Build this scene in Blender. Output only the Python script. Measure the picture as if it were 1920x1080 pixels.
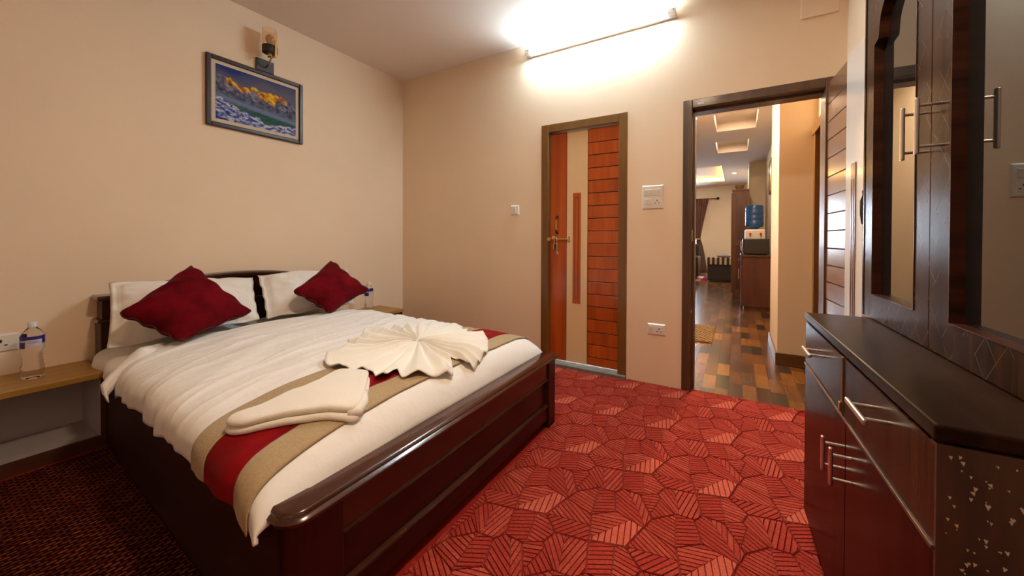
import bpy, bmesh, math, random
from mathutils import Vector, Matrix, noise
PI = math.pi
random.seed(7)
SC = bpy.context.scene
for o in list(bpy.data.objects): bpy.data.objects.remove(o)
COL = SC.collection

# ------------------------------------------------------------------ camera
cam = bpy.data.objects.new('camera', bpy.data.cameras.new('camera'))
COL.objects.link(cam)
cam.data.sensor_width = 36.0
cam.data.lens = 704.7 / 1920 * 36
cam.data.shift_y = (452.4 - 540) / 1920
cam.data.clip_start = 0.02
YAW, PITCH, ROLL = 0.5398, 0.0094, 0.0036
cam.location = (3.0998, -2.8768, 1.07)
cam.rotation_euler = (Matrix.Rotation(YAW, 3, 'Z') @ Matrix.Rotation(PI / 2 - PITCH, 3, 'X') @ Matrix.Rotation(ROLL, 3, 'Z')).to_euler()
SC.camera = cam

# ------------------------------------------------------------------ world, view
W = bpy.data.worlds.new('world'); SC.world = W; W.use_nodes = True
bg = W.node_tree.nodes['Background']
bg.inputs[0].default_value = (0.75, 0.87, 1.0, 1); bg.inputs[1].default_value = 16.0
SC.view_settings.view_transform = 'Standard'
SC.view_settings.look = 'None'
SC.view_settings.gamma = 1.0
SC.view_settings.use_curve_mapping = False
SC.view_settings.exposure = 1.0

TUBE_STRENGTH = 125.0
TUBE_COL = (0.66, 0.87, 1.0)
WARM = (1.0, 0.76, 0.52)
REAR_FILL = 6.0  # strength of the fill tube added on the rear wall
FILL_LAMP_W = 15.0  # energy of the fill lamp added on the ceiling

# ------------------------------------------------------------------ materials
def srgb(r, g, b):
    f = lambda c: (c / 255 / 12.92) if c <= 10 else ((c / 255 + 0.055) / 1.055) ** 2.4
    return (f(r), f(g), f(b), 1)

def new_mat(name):
    m = bpy.data.materials.new(name); m.use_nodes = True
    nt = m.node_tree
    return m, nt, nt.nodes['Principled BSDF']

def simple(name, col, rough=0.5, metal=0.0, spec=0.5, bump=0.0, bscale=60.0, sheen=0.0, coat=0.0, vary=0.0, vscale=4.0, emis=None, estr=0.0, bdist=0.01):
    m, nt, b = new_mat(name)
    b.inputs['Base Color'].default_value = col
    b.inputs['Roughness'].default_value = rough
    b.inputs['Metallic'].default_value = metal
    b.inputs['Specular IOR Level'].default_value = spec
    b.inputs['Sheen Weight'].default_value = sheen
    b.inputs['Coat Weight'].default_value = coat
    b.inputs['Coat Roughness'].default_value = 0.08
    if emis:
        b.inputs['Emission Color'].default_value = emis; b.inputs['Emission Strength'].default_value = estr
    tc = nt.nodes.new('ShaderNodeTexCoord')
    if vary:
        n = nt.nodes.new('ShaderNodeTexNoise'); n.inputs['Scale'].default_value = vscale; n.inputs['Detail'].default_value = 4
        nt.links.new(tc.outputs['Object'], n.inputs['Vector'])
        r = nt.nodes.new('ShaderNodeValToRGB')
        r.color_ramp.elements[0].position = 0.3; r.color_ramp.elements[1].position = 0.7
        r.color_ramp.elements[0].color = tuple(c * (1 - vary) for c in col[:3]) + (1,)
        r.color_ramp.elements[1].color = tuple(min(1, c * (1 + vary * 0.5)) for c in col[:3]) + (1,)
        nt.links.new(n.outputs[0], r.inputs[0]); nt.links.new(r.outputs[0], b.inputs['Base Color'])
    if bump:
        n = nt.nodes.new('ShaderNodeTexNoise'); n.inputs['Scale'].default_value = bscale; n.inputs['Detail'].default_value = 5
        nt.links.new(tc.outputs['Object'], n.inputs['Vector'])
        bp = nt.nodes.new('ShaderNodeBump'); bp.inputs['Strength'].default_value = bump; bp.inputs['Distance'].default_value = bdist
        nt.links.new(n.outputs[0], bp.inputs['Height']); nt.links.new(bp.outputs[0], b.inputs['Normal'])
    return m

def wood(name, dark, light, axis='z', scale=14.0, stretch=0.06, rough=0.35, coat=0.0, bump=0.05, spec=0.5, per_obj=0.0, lo=0.3, hi=0.7):
    m, nt, b = new_mat(name)
    L = nt.links
    tc = nt.nodes.new('ShaderNodeTexCoord')
    mp = nt.nodes.new('ShaderNodeMapping')
    s = [scale] * 3; s['xyz'.index(axis)] = scale * stretch
    mp.inputs['Scale'].default_value = s
    vec = tc.outputs['Object']
    if per_obj:
        oi = nt.nodes.new('ShaderNodeObjectInfo')
        ad = nt.nodes.new('ShaderNodeVectorMath'); ad.operation = 'ADD'
        cmb = nt.nodes.new('ShaderNodeCombineXYZ')
        mu = nt.nodes.new('ShaderNodeMath'); mu.operation = 'MULTIPLY'; mu.inputs[1].default_value = 9.0
        L.new(oi.outputs['Random'], mu.inputs[0])
        for k in range(3): L.new(mu.outputs[0], cmb.inputs[k])
        L.new(vec, ad.inputs[0]); L.new(cmb.outputs[0], ad.inputs[1]); vec = ad.outputs[0]
    L.new(vec, mp.inputs['Vector'])
    n = nt.nodes.new('ShaderNodeTexNoise'); n.inputs['Scale'].default_value = 1.0; n.inputs['Detail'].default_value = 8; n.inputs['Roughness'].default_value = 0.62
    n.inputs['Distortion'].default_value = 0.4
    L.new(mp.outputs[0], n.inputs['Vector'])
    r = nt.nodes.new('ShaderNodeValToRGB')
    r.color_ramp.elements[0].position = lo; r.color_ramp.elements[1].position = hi
    r.color_ramp.elements[0].color = dark; r.color_ramp.elements[1].color = light
    L.new(n.outputs[0], r.inputs[0])
    out = r.outputs[0]
    if per_obj:
        hs = nt.nodes.new('ShaderNodeHueSaturation')
        mr = nt.nodes.new('ShaderNodeMapRange'); mr.inputs['To Min'].default_value = 1 - per_obj; mr.inputs['To Max'].default_value = 1 + per_obj
        L.new(oi.outputs['Random'], mr.inputs['Value']); L.new(mr.outputs[0], hs.inputs['Value'])
        L.new(out, hs.inputs['Color']); out = hs.outputs[0]
    L.new(out, b.inputs['Base Color'])
    b.inputs['Roughness'].default_value = rough; b.inputs['Specular IOR Level'].default_value = spec
    b.inputs['Coat Weight'].default_value = coat; b.inputs['Coat Roughness'].default_value = 0.12
    if bump:
        bp = nt.nodes.new('ShaderNodeBump'); bp.inputs['Strength'].default_value = bump; bp.inputs['Distance'].default_value = 0.004
        L.new(n.outputs[0], bp.inputs['Height']); L.new(bp.outputs[0], b.inputs['Normal'])
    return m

M = {}
M['wall'] = simple('wall_paint', (0.88, 0.695, 0.505, 1), 0.7, spec=0.14, bump=0.08, bscale=90, vary=0.04, vscale=1.5, bdist=0.004)
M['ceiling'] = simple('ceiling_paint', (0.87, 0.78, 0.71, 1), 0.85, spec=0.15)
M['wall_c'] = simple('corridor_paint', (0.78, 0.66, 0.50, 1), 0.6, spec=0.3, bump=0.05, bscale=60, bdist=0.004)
M['white_plastic'] = simple('white_plastic', (0.82, 0.76, 0.68, 1), 0.3, spec=0.5)
M['dark_hole'] = simple('dark_hole', (0.01, 0.01, 0.012, 1), 0.6)
M['sheet'] = simple('white_cotton', (0.86, 0.83, 0.80, 1), 0.85, spec=0.15, sheen=0.1, bump=0.3, bscale=18, bdist=0.01)
M['pillow'] = simple('pillow_cotton', (0.86, 0.82, 0.77, 1), 0.85, spec=0.15, sheen=0.2, bump=0.25, bscale=14, bdist=0.012)
M['towel'] = simple('towel_terry', (0.88, 0.84, 0.76, 1), 0.95, spec=0.05, sheen=0.5, bump=0.4, bscale=260, bdist=0.004)
M['velvet'] = simple('red_velvet', (0.12, 0.002, 0.005, 1), 0.85, spec=0.03, sheen=0.03, bump=0.15, bscale=22, vary=0.45, vscale=9, bdist=0.01)
M['velvet_trim'] = simple('velvet_piping', (0.05, 0.002, 0.004, 1), 0.8)
M['runner_red'] = simple('runner_red_satin', (0.24, 0.003, 0.006, 1), 0.7, spec=0.06, sheen=0.02, bump=0.25, bscale=16, vary=0.4, vscale=7, bdist=0.01)
M['runner_beige'] = simple('runner_beige_weave', (0.42, 0.30, 0.165, 1), 0.8, spec=0.15, sheen=0.2, bump=0.5, bscale=180, bdist=0.003, vary=0.12, vscale=120)
M['bed_wood'] = wood('mahogany', (0.014, 0.0018, 0.001, 1), (0.045, 0.0055, 0.0025, 1), 'y', 12, 0.12, 0.3, coat=0.1, spec=0.3, bump=0.0)
M['bed_woodz'] = wood('mahogany_upright', (0.014, 0.0018, 0.001, 1), (0.045, 0.006, 0.003, 1), 'z', 12, 0.12, 0.3, coat=0.1, spec=0.3, bump=0.0)
M['bed_side'] = wood('mahogany_side', (0.014, 0.002, 0.001, 1), (0.035, 0.006, 0.003, 1), 'x', 12, 0.12, 0.6, bump=0.0, spec=0.2)
M['bed_rail'] = wood('mahogany_rail', (0.030, 0.007, 0.003, 1), (0.075, 0.02, 0.008, 1), 'y', 14, 0.1, 0.22, coat=0.4, bump=0.0)
M['oak'] = wood('honey_laminate', (0.30, 0.15, 0.028, 1), (0.45, 0.24, 0.045, 1), 'y', 16, 0.05, 0.38)
M['ns_side'] = wood('nightstand_brown', (0.05, 0.013, 0.006, 1), (0.10, 0.028, 0.012, 1), 'y', 12, 0.1, 0.45)
M['ns_white'] = simple('nightstand_inner_laminate', (0.45, 0.40, 0.42, 1), 0.5)
M['frame_wood'] = wood('door_frame_wood', (0.13, 0.055, 0.010, 1), (0.22, 0.10, 0.02, 1), 'z', 10, 0.1, 0.35, coat=0.2)
M['frame_dark'] = wood('door_frame_dark', (0.045, 0.02, 0.009, 1), (0.14, 0.062, 0.025, 1), 'z', 12, 0.06, 0.45, coat=0.1)
M['door_red'] = wood('door_cherry_laminate', (0.32, 0.048, 0.005, 1), (0.56, 0.115, 0.013, 1), 'z', 16, 0.06, 0.28, coat=0.25, per_obj=0.10)
M['door_gap'] = simple('groove_dark', (0.012, 0.005, 0.003, 1), 0.7)
M['door_beige'] = simple('door_beige_laminate', (0.80, 0.58, 0.33, 1), 0.4, coat=0.0)
M['door_walnut'] = wood('door_walnut_laminate', (0.13, 0.055, 0.022, 1), (0.24, 0.11, 0.05, 1), 'z', 22, 0.06, 0.25, coat=0.4, per_obj=0.10)
M['door_white'] = simple('door_white_gloss', (0.80, 0.79, 0.76, 1), 0.12, coat=0.6, spec=0.7)
M['concrete'] = simple('grey_stone', (0.20, 0.185, 0.16, 1), 0.7, bump=0.3, bscale=70, vary=0.25, vscale=20, bdist=0.004)
M['brass'] = simple('brass', (0.75, 0.52, 0.22, 1), 0.25, metal=1.0)
M['steel'] = simple('brushed_steel', (0.78, 0.74, 0.68, 1), 0.28, metal=1.0)
M['black_metal'] = simple('black_metal', (0.02, 0.015, 0.013, 1), 0.4)
M['black_plastic'] = simple('black_plastic', (0.02, 0.018, 0.018, 1), 0.35)
M['cab'] = wood('cabinet_laminate', (0.010, 0.0035, 0.0018, 1), (0.062, 0.022, 0.010, 1), 'z', 22, 0.04, 0.24, coat=0.0, bump=0.0, spec=0.12, lo=.4, hi=.62)
M['cab_red'] = wood('cabinet_door_laminate', (0.008, 0.0010, 0.0006, 1), (0.036, 0.0045, 0.002, 1), 'z', 30, 0.03, 0.24, coat=0.0, bump=0.0, spec=0.12, lo=.4, hi=.62)
M['cab_h'] = wood('cabinet_cross_grain', (0.010, 0.003, 0.0015, 1), (0.070, 0.020, 0.009, 1), 'x', 30, 0.05, 0.35, bump=0.02)
M['counter'] = wood('counter_laminate', (0.008, 0.0032, 0.0018, 1), (0.040, 0.018, 0.010, 1), 'y', 14, 0.05, 0.30, coat=0.0, spec=0.12, bump=0.02)
M['gold_edge'] = simple('picture_mat', (0.62, 0.50, 0.36, 1), 0.7)
M['pic_frame'] = simple('picture_frame_brown', (0.030, 0.010, 0.007, 1), 0.4, spec=0.4)
M['blue_bottle'] = simple('water_jar_blue', (0.008, 0.075, 0.27, 1), 0.2, coat=0.5)
M['red_plastic'] = simple('red_plastic', (0.7, 0.03, 0.02, 1), 0.3)
M['label_purple'] = simple('label_purple', (0.035, 0.018, 0.20, 1), 0.4)
M['label_white'] = simple('label_white', (0.62, 0.60, 0.68, 1), 0.5)
M['label_ink'] = simple('label_ink', (0.12, 0.10, 0.32, 1), 0.5)
M['white_cap'] = simple('bottle_cap', (0.75, 0.78, 0.85, 1), 0.35)
M['curtain'] = simple('curtain_cloth', (0.20, 0.085, 0.05, 1), 0.8, sheen=0.3, vary=0.2, vscale=8)
M['cab2'] = wood('hall_cabinet_wood', (0.055, 0.014, 0.006, 1), (0.11, 0.03, 0.012, 1), 'z', 14, 0.08, 0.35, coat=0.2)
M['wardrobe'] = wood('wardrobe_wood', (0.10, 0.034, 0.012, 1), (0.17, 0.06, 0.022, 1), 'z', 14, 0.08, 0.4)
M['skirt'] = wood('skirting_wood', (0.10, 0.045, 0.014, 1), (0.20, 0.095, 0.03, 1), 'x', 12, 0.1, 0.3)
M['stripe_cream'] = simple('cushion_cream', (0.45, 0.33, 0.22, 1), 0.8)
M['stripe_dark'] = simple('cushion_dark', (0.025, 0.018, 0.015, 1), 0.8)
M['rug_red'] = simple('hall_rug_red', (0.32, 0.02, 0.04, 1), 0.9, vary=0.5, vscale=14)
M['rug_pale'] = simple('hall_rug_pale', (0.50, 0.34, 0.30, 1), 0.9)
M['mat_straw'] = simple('straw_mat', (0.36, 0.22, 0.07, 1), 0.8, vary=0.3, vscale=40)
M['mat_straw2'] = simple('straw_mat_dark', (0.18, 0.09, 0.03, 1), 0.8, vary=0.3, vscale=40)
M['outlet_red'] = simple('indicator_red', (0.5, 0.03, 0.02, 1), 0.4)

def glass(name, col, rough=0.02, ior=1.45):
    m, nt, b = new_mat(name)
    b.inputs['Base Color'].default_value = col; b.inputs['Roughness'].default_value = rough
    b.inputs['Transmission Weight'].default_value = 1.0; b.inputs['IOR'].default_value = ior
    return m
M['pet'] = glass('clear_bottle_plastic', (0.93, 0.94, 0.97, 1), 0.03, 1.2)
M['amber'] = glass('amber_glass', (0.97, 0.85, 0.70, 1), 0.02, 1.08)
M['bulb'] = simple('lamp_bulb_off', (0.7, 0.55, 0.45, 1), 0.3)
m, nt, b = new_mat('tinted_cabinet_glass')
b.inputs['Base Color'].default_value = (0.012, 0.012, 0.012, 1); b.inputs['Roughness'].default_value = 0.015
b.inputs['IOR'].default_value = 2.0; M['tint'] = m
m, nt, b = new_mat('fluorescent_tube')
b.inputs['Base Color'].default_value = (0.9, 0.9, 0.9, 1)
b.inputs['Emission Color'].default_value = TUBE_COL + (1,); b.inputs['Emission Strength'].default_value = TUBE_STRENGTH; M['tube'] = m
M['fill_tube'] = simple('warm_fill_tube', (0.9, 0.9, 0.9, 1), emis=(1.0, 0.84, 0.68, 1), estr=REAR_FILL)
M['spot_glow'] = simple('downlight_lens', (0.9, 0.8, 0.6, 1), emis=(1.0, 0.72, 0.38, 1), estr=30)
M['cove_glow'] = simple('cove_strip', (0.9, 0.7, 0.3, 1), emis=(1.0, 0.55, 0.10, 1), estr=6)
M['fill_lamp_glow'] = simple('fill_lamp_diffuser', (0.9, 0.8, 0.6, 1), emis=WARM + (1,), estr=3)

# carpet: pile-direction sheen put into each carved rib's colour by attribute, plus pile noise
def carpet_mat():
    m, nt, b = new_mat('carved_red_carpet'); L = nt.links
    at = nt.nodes.new('ShaderNodeAttribute'); at.attribute_name = 'tone'
    r = nt.nodes.new('ShaderNodeValToRGB')
    r.color_ramp.elements[0].color = (0.30, 0.022, 0.014, 1); r.color_ramp.elements[1].color = (0.54, 0.10, 0.06, 1)
    e = r.color_ramp.elements.new(0.5); e.color = (0.33, 0.026, 0.016, 1)
    tc = nt.nodes.new('ShaderNodeTexCoord')
    n = nt.nodes.new('ShaderNodeTexNoise'); n.inputs['Scale'].default_value = 150; n.inputs['Detail'].default_value = 4
    n2 = nt.nodes.new('ShaderNodeTexNoise'); n2.inputs['Scale'].default_value = 14; n2.inputs['Detail'].default_value = 3
    L.new(tc.outputs['Object'], n.inputs['Vector']); L.new(tc.outputs['Object'], n2.inputs['Vector'])
    a = nt.nodes.new('ShaderNodeMath'); a.operation = 'MULTIPLY_ADD'; a.inputs[1].default_value = 0.55; L.new(n.outputs[0], a.inputs[0]); L.new(at.outputs['Fac'], a.inputs[2])
    c = nt.nodes.new('ShaderNodeMath'); c.operation = 'MULTIPLY_ADD'; c.inputs[1].default_value = 0.35; L.new(n2.outputs[0], c.inputs[0]); L.new(a.outputs[0], c.inputs[2])
    d = nt.nodes.new('ShaderNodeMath'); d.operation = 'SUBTRACT'; d.inputs[1].default_value = 0.45; L.new(c.outputs[0], d.inputs[0])
    L.new(d.outputs[0], r.inputs[0]); L.new(r.outputs[0], b.inputs['Base Color'])
    b.inputs['Roughness'].default_value = 0.95; b.inputs['Specular IOR Level'].default_value = 0.05
    b.inputs['Sheen Weight'].default_value = 0.25; b.inputs['Sheen Tint'].default_value = (1, 0.5, 0.4, 1)
    bp = nt.nodes.new('ShaderNodeBump'); bp.inputs['Strength'].default_value = 0.8; bp.inputs['Distance'].default_value = 0.006
    L.new(n.outputs[0], bp.inputs['Height']); L.new(bp.outputs[0], b.inputs['Normal'])
    return m
M['carpet'] = carpet_mat()

def woven_mat():
    m, nt, b = new_mat('maroon_woven_carpet'); L = nt.links
    tc = nt.nodes.new('ShaderNodeTexCoord')
    mp = nt.nodes.new('ShaderNodeMapping'); mp.inputs['Rotation'].default_value = (0, 0, PI / 2)
    L.new(tc.outputs['Object'], mp.inputs['Vector'])
    br = nt.nodes.new('ShaderNodeTexBrick')
    br.inputs['Scale'].default_value = 1.0; br.inputs['Brick Width'].default_value = 0.030; br.inputs['Row Height'].default_value = 0.017
    br.inputs['Mortar Size'].default_value = 0.0052; br.inputs['Mortar Smooth'].default_value = 0.4; br.offset = 0.5
    br.inputs['Color1'].default_value = (0.24, 0.05, 0.015, 1); br.inputs['Color2'].default_value = (0.10, 0.009, 0.005, 1)
    br.inputs['Mortar'].default_value = (0.018, 0.0015, 0.001, 1)
    n = nt.nodes.new('ShaderNodeTexNoise'); n.inputs['Scale'].default_value = 60; L.new(tc.outputs['Object'], n.inputs['Vector'])
    vm = nt.nodes.new('ShaderNodeVectorMath'); vm.operation = 'SCALE'; vm.inputs['Scale'].default_value = 0.012
    L.new(n.outputs['Color'], vm.inputs[0])
    ad = nt.nodes.new('ShaderNodeVectorMath'); ad.operation = 'ADD'; L.new(mp.outputs[0], ad.inputs[0]); L.new(vm.outputs[0], ad.inputs[1])
    L.new(ad.outputs[0], br.inputs['Vector']); L.new(br.outputs['Color'], b.inputs['Base Color'])
    b.inputs['Roughness'].default_value = 0.9; b.inputs['Specular IOR Level'].default_value = 0.1
    bp = nt.nodes.new('ShaderNodeBump'); bp.inputs['Strength'].default_value = 1.0; bp.inputs['Distance'].default_value = 0.006; bp.invert = True
    L.new(br.outputs['Fac'], bp.inputs['Height']); L.new(bp.outputs[0], b.inputs['Normal'])
    return m
M['woven'] = woven_mat()

def chip_mat():
    # dark textured laminate with pale heart-like chips
    m, nt, b = new_mat('end_panel_speckled'); L = nt.links
    tc = nt.nodes.new('ShaderNodeTexCoord')
    mp = nt.nodes.new('ShaderNodeMapping'); mp.inputs['Scale'].default_value = (34, 1, 24); L.new(tc.outputs['Object'], mp.inputs['Vector'])
    n = nt.nodes.new('ShaderNodeTexNoise'); n.inputs['Scale'].default_value = 8; mpn = nt.nodes.new('ShaderNodeMapping'); mpn.inputs['Scale'].default_value = (14, 1, 2)
    L.new(tc.outputs['Object'], mpn.inputs['Vector']); L.new(mpn.outputs[0], n.inputs['Vector']); n.inputs['Scale'].default_value = 1.5; n.inputs['Detail'].default_value = 6
    r = nt.nodes.new('ShaderNodeValToRGB'); r.color_ramp.elements[0].position = .35; r.color_ramp.elements[1].position = .75
    r.color_ramp.elements[0].color = (0.020, 0.010, 0.006, 1); r.color_ramp.elements[1].color = (0.085, 0.032, 0.015, 1)
    L.new(n.outputs[0], r.inputs[0]); L.new(r.outputs[0], b.inputs['Base Color'])
    b.inputs['Roughness'].default_value = 0.4
    vo = nt.nodes.new('ShaderNodeTexVoronoi'); vo.inputs['Scale'].default_value = 0.9; L.new(mp.outputs[0], vo.inputs['Vector'])
    bp = nt.nodes.new('ShaderNodeBump'); bp.inputs['Strength'].default_value = 0.15; bp.inputs['Distance'].default_value = 0.004
    L.new(vo.outputs['Distance'], bp.inputs['Height']); L.new(bp.outputs[0], b.inputs['Normal'])
    return m
M['chip'] = chip_mat()
M['chip_pale'] = simple('pale_fleck', (0.55, 0.50, 0.40, 1), 0.5)

# ------------------------------------------------------------------ mesh helpers
class MB:
    def __init__(self, o=(0, 0, 0)):
        self.v = []; self.f = []; self.o = Vector(o); self.smooth = False; self.tones = None
    def add(self, vs, fs):
        n = len(self.v)
        self.v += [tuple(Vector(p) - self.o) for p in vs]
        self.f += [tuple(i + n for i in f) for f in fs]
        return self
    def box(self, x0, x1, y0, y1, z0, z1):
        return self.add([(x0,y0,z0),(x1,y0,z0),(x1,y1,z0),(x0,y1,z0),(x0,y0,z1),(x1,y0,z1),(x1,y1,z1),(x0,y1,z1)],
            [(0,3,2,1),(4,5,6,7),(0,1,5,4),(1,2,6,5),(2,3,7,6),(3,0,4,7)])
    def prism(self, poly, z0, z1):
        n = len(poly)
        return self.add([(x, y, z0) for x, y in poly] + [(x, y, z1) for x, y in poly],
            [tuple(reversed(range(n))), tuple(range(n, 2*n))] + [(i, (i+1) % n, n + (i+1) % n, n + i) for i in range(n)])
    def lathe(self, prof, c=(0, 0, 0), seg=24, sx=1, sy=1, cap=True):
        vs = []; fs = []
        for r, z in prof:
            for k in range(seg):
                a = 2*PI*k/seg; vs.append((c[0] + r*sx*math.cos(a), c[1] + r*sy*math.sin(a), c[2] + z))
        for i in range(len(prof)-1):
            for k in range(seg):
                k2 = (k+1) % seg; fs.append((i*seg+k, i*seg+k2, (i+1)*seg+k2, (i+1)*seg+k))
        if cap:
            fs.append(tuple(reversed(range(seg)))); fs.append(tuple(range((len(prof)-1)*seg, len(prof)*seg)))
        return self.add(vs, fs)
    def tube(self, pts, r, seg=10):
        pts = [Vector(p) for p in pts]; vs = []; fs = []
        for i, p in enumerate(pts):
            d = (pts[min(i+1, len(pts)-1)] - pts[max(i-1, 0)]).normalized()
            up = Vector((0, 0, 1)) if abs(d.z) < 0.9 else Vector((1, 0, 0))
            a = d.cross(up).normalized(); b = d.cross(a).normalized()
            rr = r[i] if isinstance(r, (list, tuple)) else r
            for k in range(seg):
                t = 2*PI*k/seg; vs.append(p + a*rr*math.cos(t) + b*rr*math.sin(t))
        for i in range(len(pts)-1):
            for k in range(seg):
                k2 = (k+1) % seg; fs.append((i*seg+k, (i+1)*seg+k, (i+1)*seg+k2, i*seg+k2))
        fs.append(tuple(range(seg))); fs.append(tuple(reversed(range((len(pts)-1)*seg, len(pts)*seg))))
        return self.add(vs, fs)
    def sweep_y(self, prof, y0, y1):   # closed (x,z) profile extruded along y
        n = len(prof)
        return self.add([(x, y0, z) for x, z in prof] + [(x, y1, z) for x, z in prof],
            [tuple(range(n)), tuple(reversed(range(n, 2*n)))] + [(i, n+i, n+(i+1) % n, (i+1) % n) for i in range(n)])
    def build(self, name, mat, parent=None, smooth=False, bevel=0.0, seg=2, auto=None):
        me = bpy.data.meshes.new(name); me.from_pydata(self.v, [], self.f); me.update()
        bm = bmesh.new(); bm.from_mesh(me); bmesh.ops.recalc_face_normals(bm, faces=bm.faces)
        if bevel:
            es = [e for e in bm.edges if len(e.link_faces) == 2 and e.calc_face_angle(0) > 0.5]
            bmesh.ops.bevel(bm, geom=es, offset=bevel, segments=seg, profile=0.5, affect='EDGES', clamp_overlap=True)
        bm.to_mesh(me); bm.free()
        if mat: me.materials.append(mat)
        if smooth:
            for p in me.polygons: p.use_smooth = True
            if auto is not None: me.set_sharp_from_angle(angle=auto)
        o = bpy.data.objects.new(name, me); COL.objects.link(o)
        if parent: o.parent = parent
        elif self.o.length > 0: o.location = self.o
        return o

def tag(o, label=None, cat=None, group=None, kind=None):
    if label: o['label'] = label
    if cat: o['category'] = cat
    if group: o['group'] = group
    if kind: o['kind'] = kind
    return o
def thing(name, label, cat, loc=(0, 0, 0), rotz=0.0, group=None):
    o = bpy.data.objects.new(name, None); COL.objects.link(o)
    o.location = loc; o.rotation_euler = (0, 0, rotz); o.empty_display_size = 0.05
    return tag(o, label, cat, group)
def struct(name, mb, mat, **k):
    return tag(mb.build(name, mat, **k), kind='structure')
def copy_tree(o, parent=None):
    c = o.copy(); COL.objects.link(c)
    if parent: c.parent = parent
    for ch in list(o.children): copy_tree(ch, c)
    return c

H = 2.747      # bedroom ceiling
WT = 0.14      # wall thickness
XR = 3.64      # right wall
for k_ in ('cab', 'cab_red', 'counter', 'cab_h'): M[k_].node_tree.nodes['Principled BSDF'].inputs['IOR'].default_value = 1.28
# ================================================================== bedroom shell
struct('floor', MB().box(0, 3.95, -4.6, 0.045, -0.05, 0.0), simple('carpet_ground', (0.26, 0.018, 0.012, 1), 0.95, spec=0.05, bump=0.6, bscale=160, bdist=0.005))
FLOOR = bpy.data.objects['floor']
struct('ceiling', MB().box(-0.1, 4.05, -4.7, 0.06, H, H + 0.08), M['ceiling'])
struct('wall_left', MB().box(-0.1, 0, -4.7, WT, -0.05, H), M['wall'])
struct('wall_right', MB().box(XR, 4.05, -1.03, 0.0, -0.05, H).box(3.95, 4.05, -4.7, -1.03, -0.05, H), M['wall'])
struct('wall_rear', MB().box(0, 3.95, -4.7, -4.6, -0.05, H), M['wall'])
D1 = (1.667, 2.387, 2.022); D2 = (2.770, 3.600, 2.026)
wb = MB()
wb.box(0, D1[0], 0, WT, -0.05, H).box(D1[0], D1[1], 0, WT, D1[2], H).box(D1[1], D2[0], 0, WT, -0.05, H)
wb.box(D2[0], D2[1], 0, WT, D2[2], H).box(D2[1], 4.05, 0, WT, -0.05, H)
struct('wall_back', wb, M['wall'])
struct('trim_1', MB().box(3.42, 3.60, -0.012, 0.0, 2.40, 2.56), M['wall'], bevel=0.004)   # blanked box high above the open door

# carved carpet: periodic leaf cells filled with raised ribs
def clip_poly(poly, nx, ny, d):   # keep nx*x+ny*y <= d
    out = []
    for i in range(len(poly)):
        a = poly[i]; b = poly[(i+1) % len(poly)]
        da = nx*a[0] + ny*a[1] - d; db = nx*b[0] + ny*b[1] - d
        if da <= 0: out.append(a)
        if (da < 0 < db) or (db < 0 < da):
            t = da/(da-db); out.append((a[0] + (b[0]-a[0])*t, a[1] + (b[1]-a[1])*t))
    return out
TX, TY = 0.30, 0.465
seeds = [(0.0, 0.0, 100, 14, 1.0, 0.62), (0.150, -0.040, 55, -35, 0.52, 0.60), (0.045, -0.150, 172, 30, 0.60, 0.45),
         (0.185, -0.195, 80, 128, 0.62, 0.55), (0.045, -0.300, 92, 150, 0.62, 0.50), (0.200, -0.345, 28, 165, 0.5, 0.62), (0.115, -0.260, 140, 20, .45, .52)]
cv = []; cf = []; ct = []
def rib_prism(poly, tone, zt):
    if len(poly) < 3: return
    n = len(poly); cx = sum(p[0] for p in poly)/n; cy = sum(p[1] for p in poly)/n
    b0 = len(cv)
    for p in poly: cv.append((p[0], p[1], 0.001))
    for p in poly:
        jx, jy = noise.noise(Vector((p[0]*70, p[1]*70, 1)))*0.0022, noise.noise(Vector((p[0]*70, p[1]*70, 7)))*0.0022
        p = (p[0]+jx, p[1]+jy)
        dx, dy = p[0]-cx, p[1]-cy; l = math.hypot(dx, dy) + 1e-6; k = max(0, 1 - 0.0025/l)
        cv.append((cx+dx*k, cy+dy*k, zt))
    for i in range(n):
        j = (i+1) % n; cf.append((b0+i, b0+j, b0+n+j, b0+n+i)); ct.append(tone*0.8)
    cf.append(tuple(range(b0+n, b0+2*n))); ct.append(tone)
rc = random.Random(3)
i0, i1 = 4, 14
allseeds = []
for i in range(i0-1, i1+1):
    for j in range(-1, 11):
        for (sx, sy, a1, a2, t1, t2) in seeds:
            allseeds.append((i*TX + sx + 0.015, -j*TY + sy - 0.12 + TY*0.0, a1, a2, t1, t2))
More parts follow.
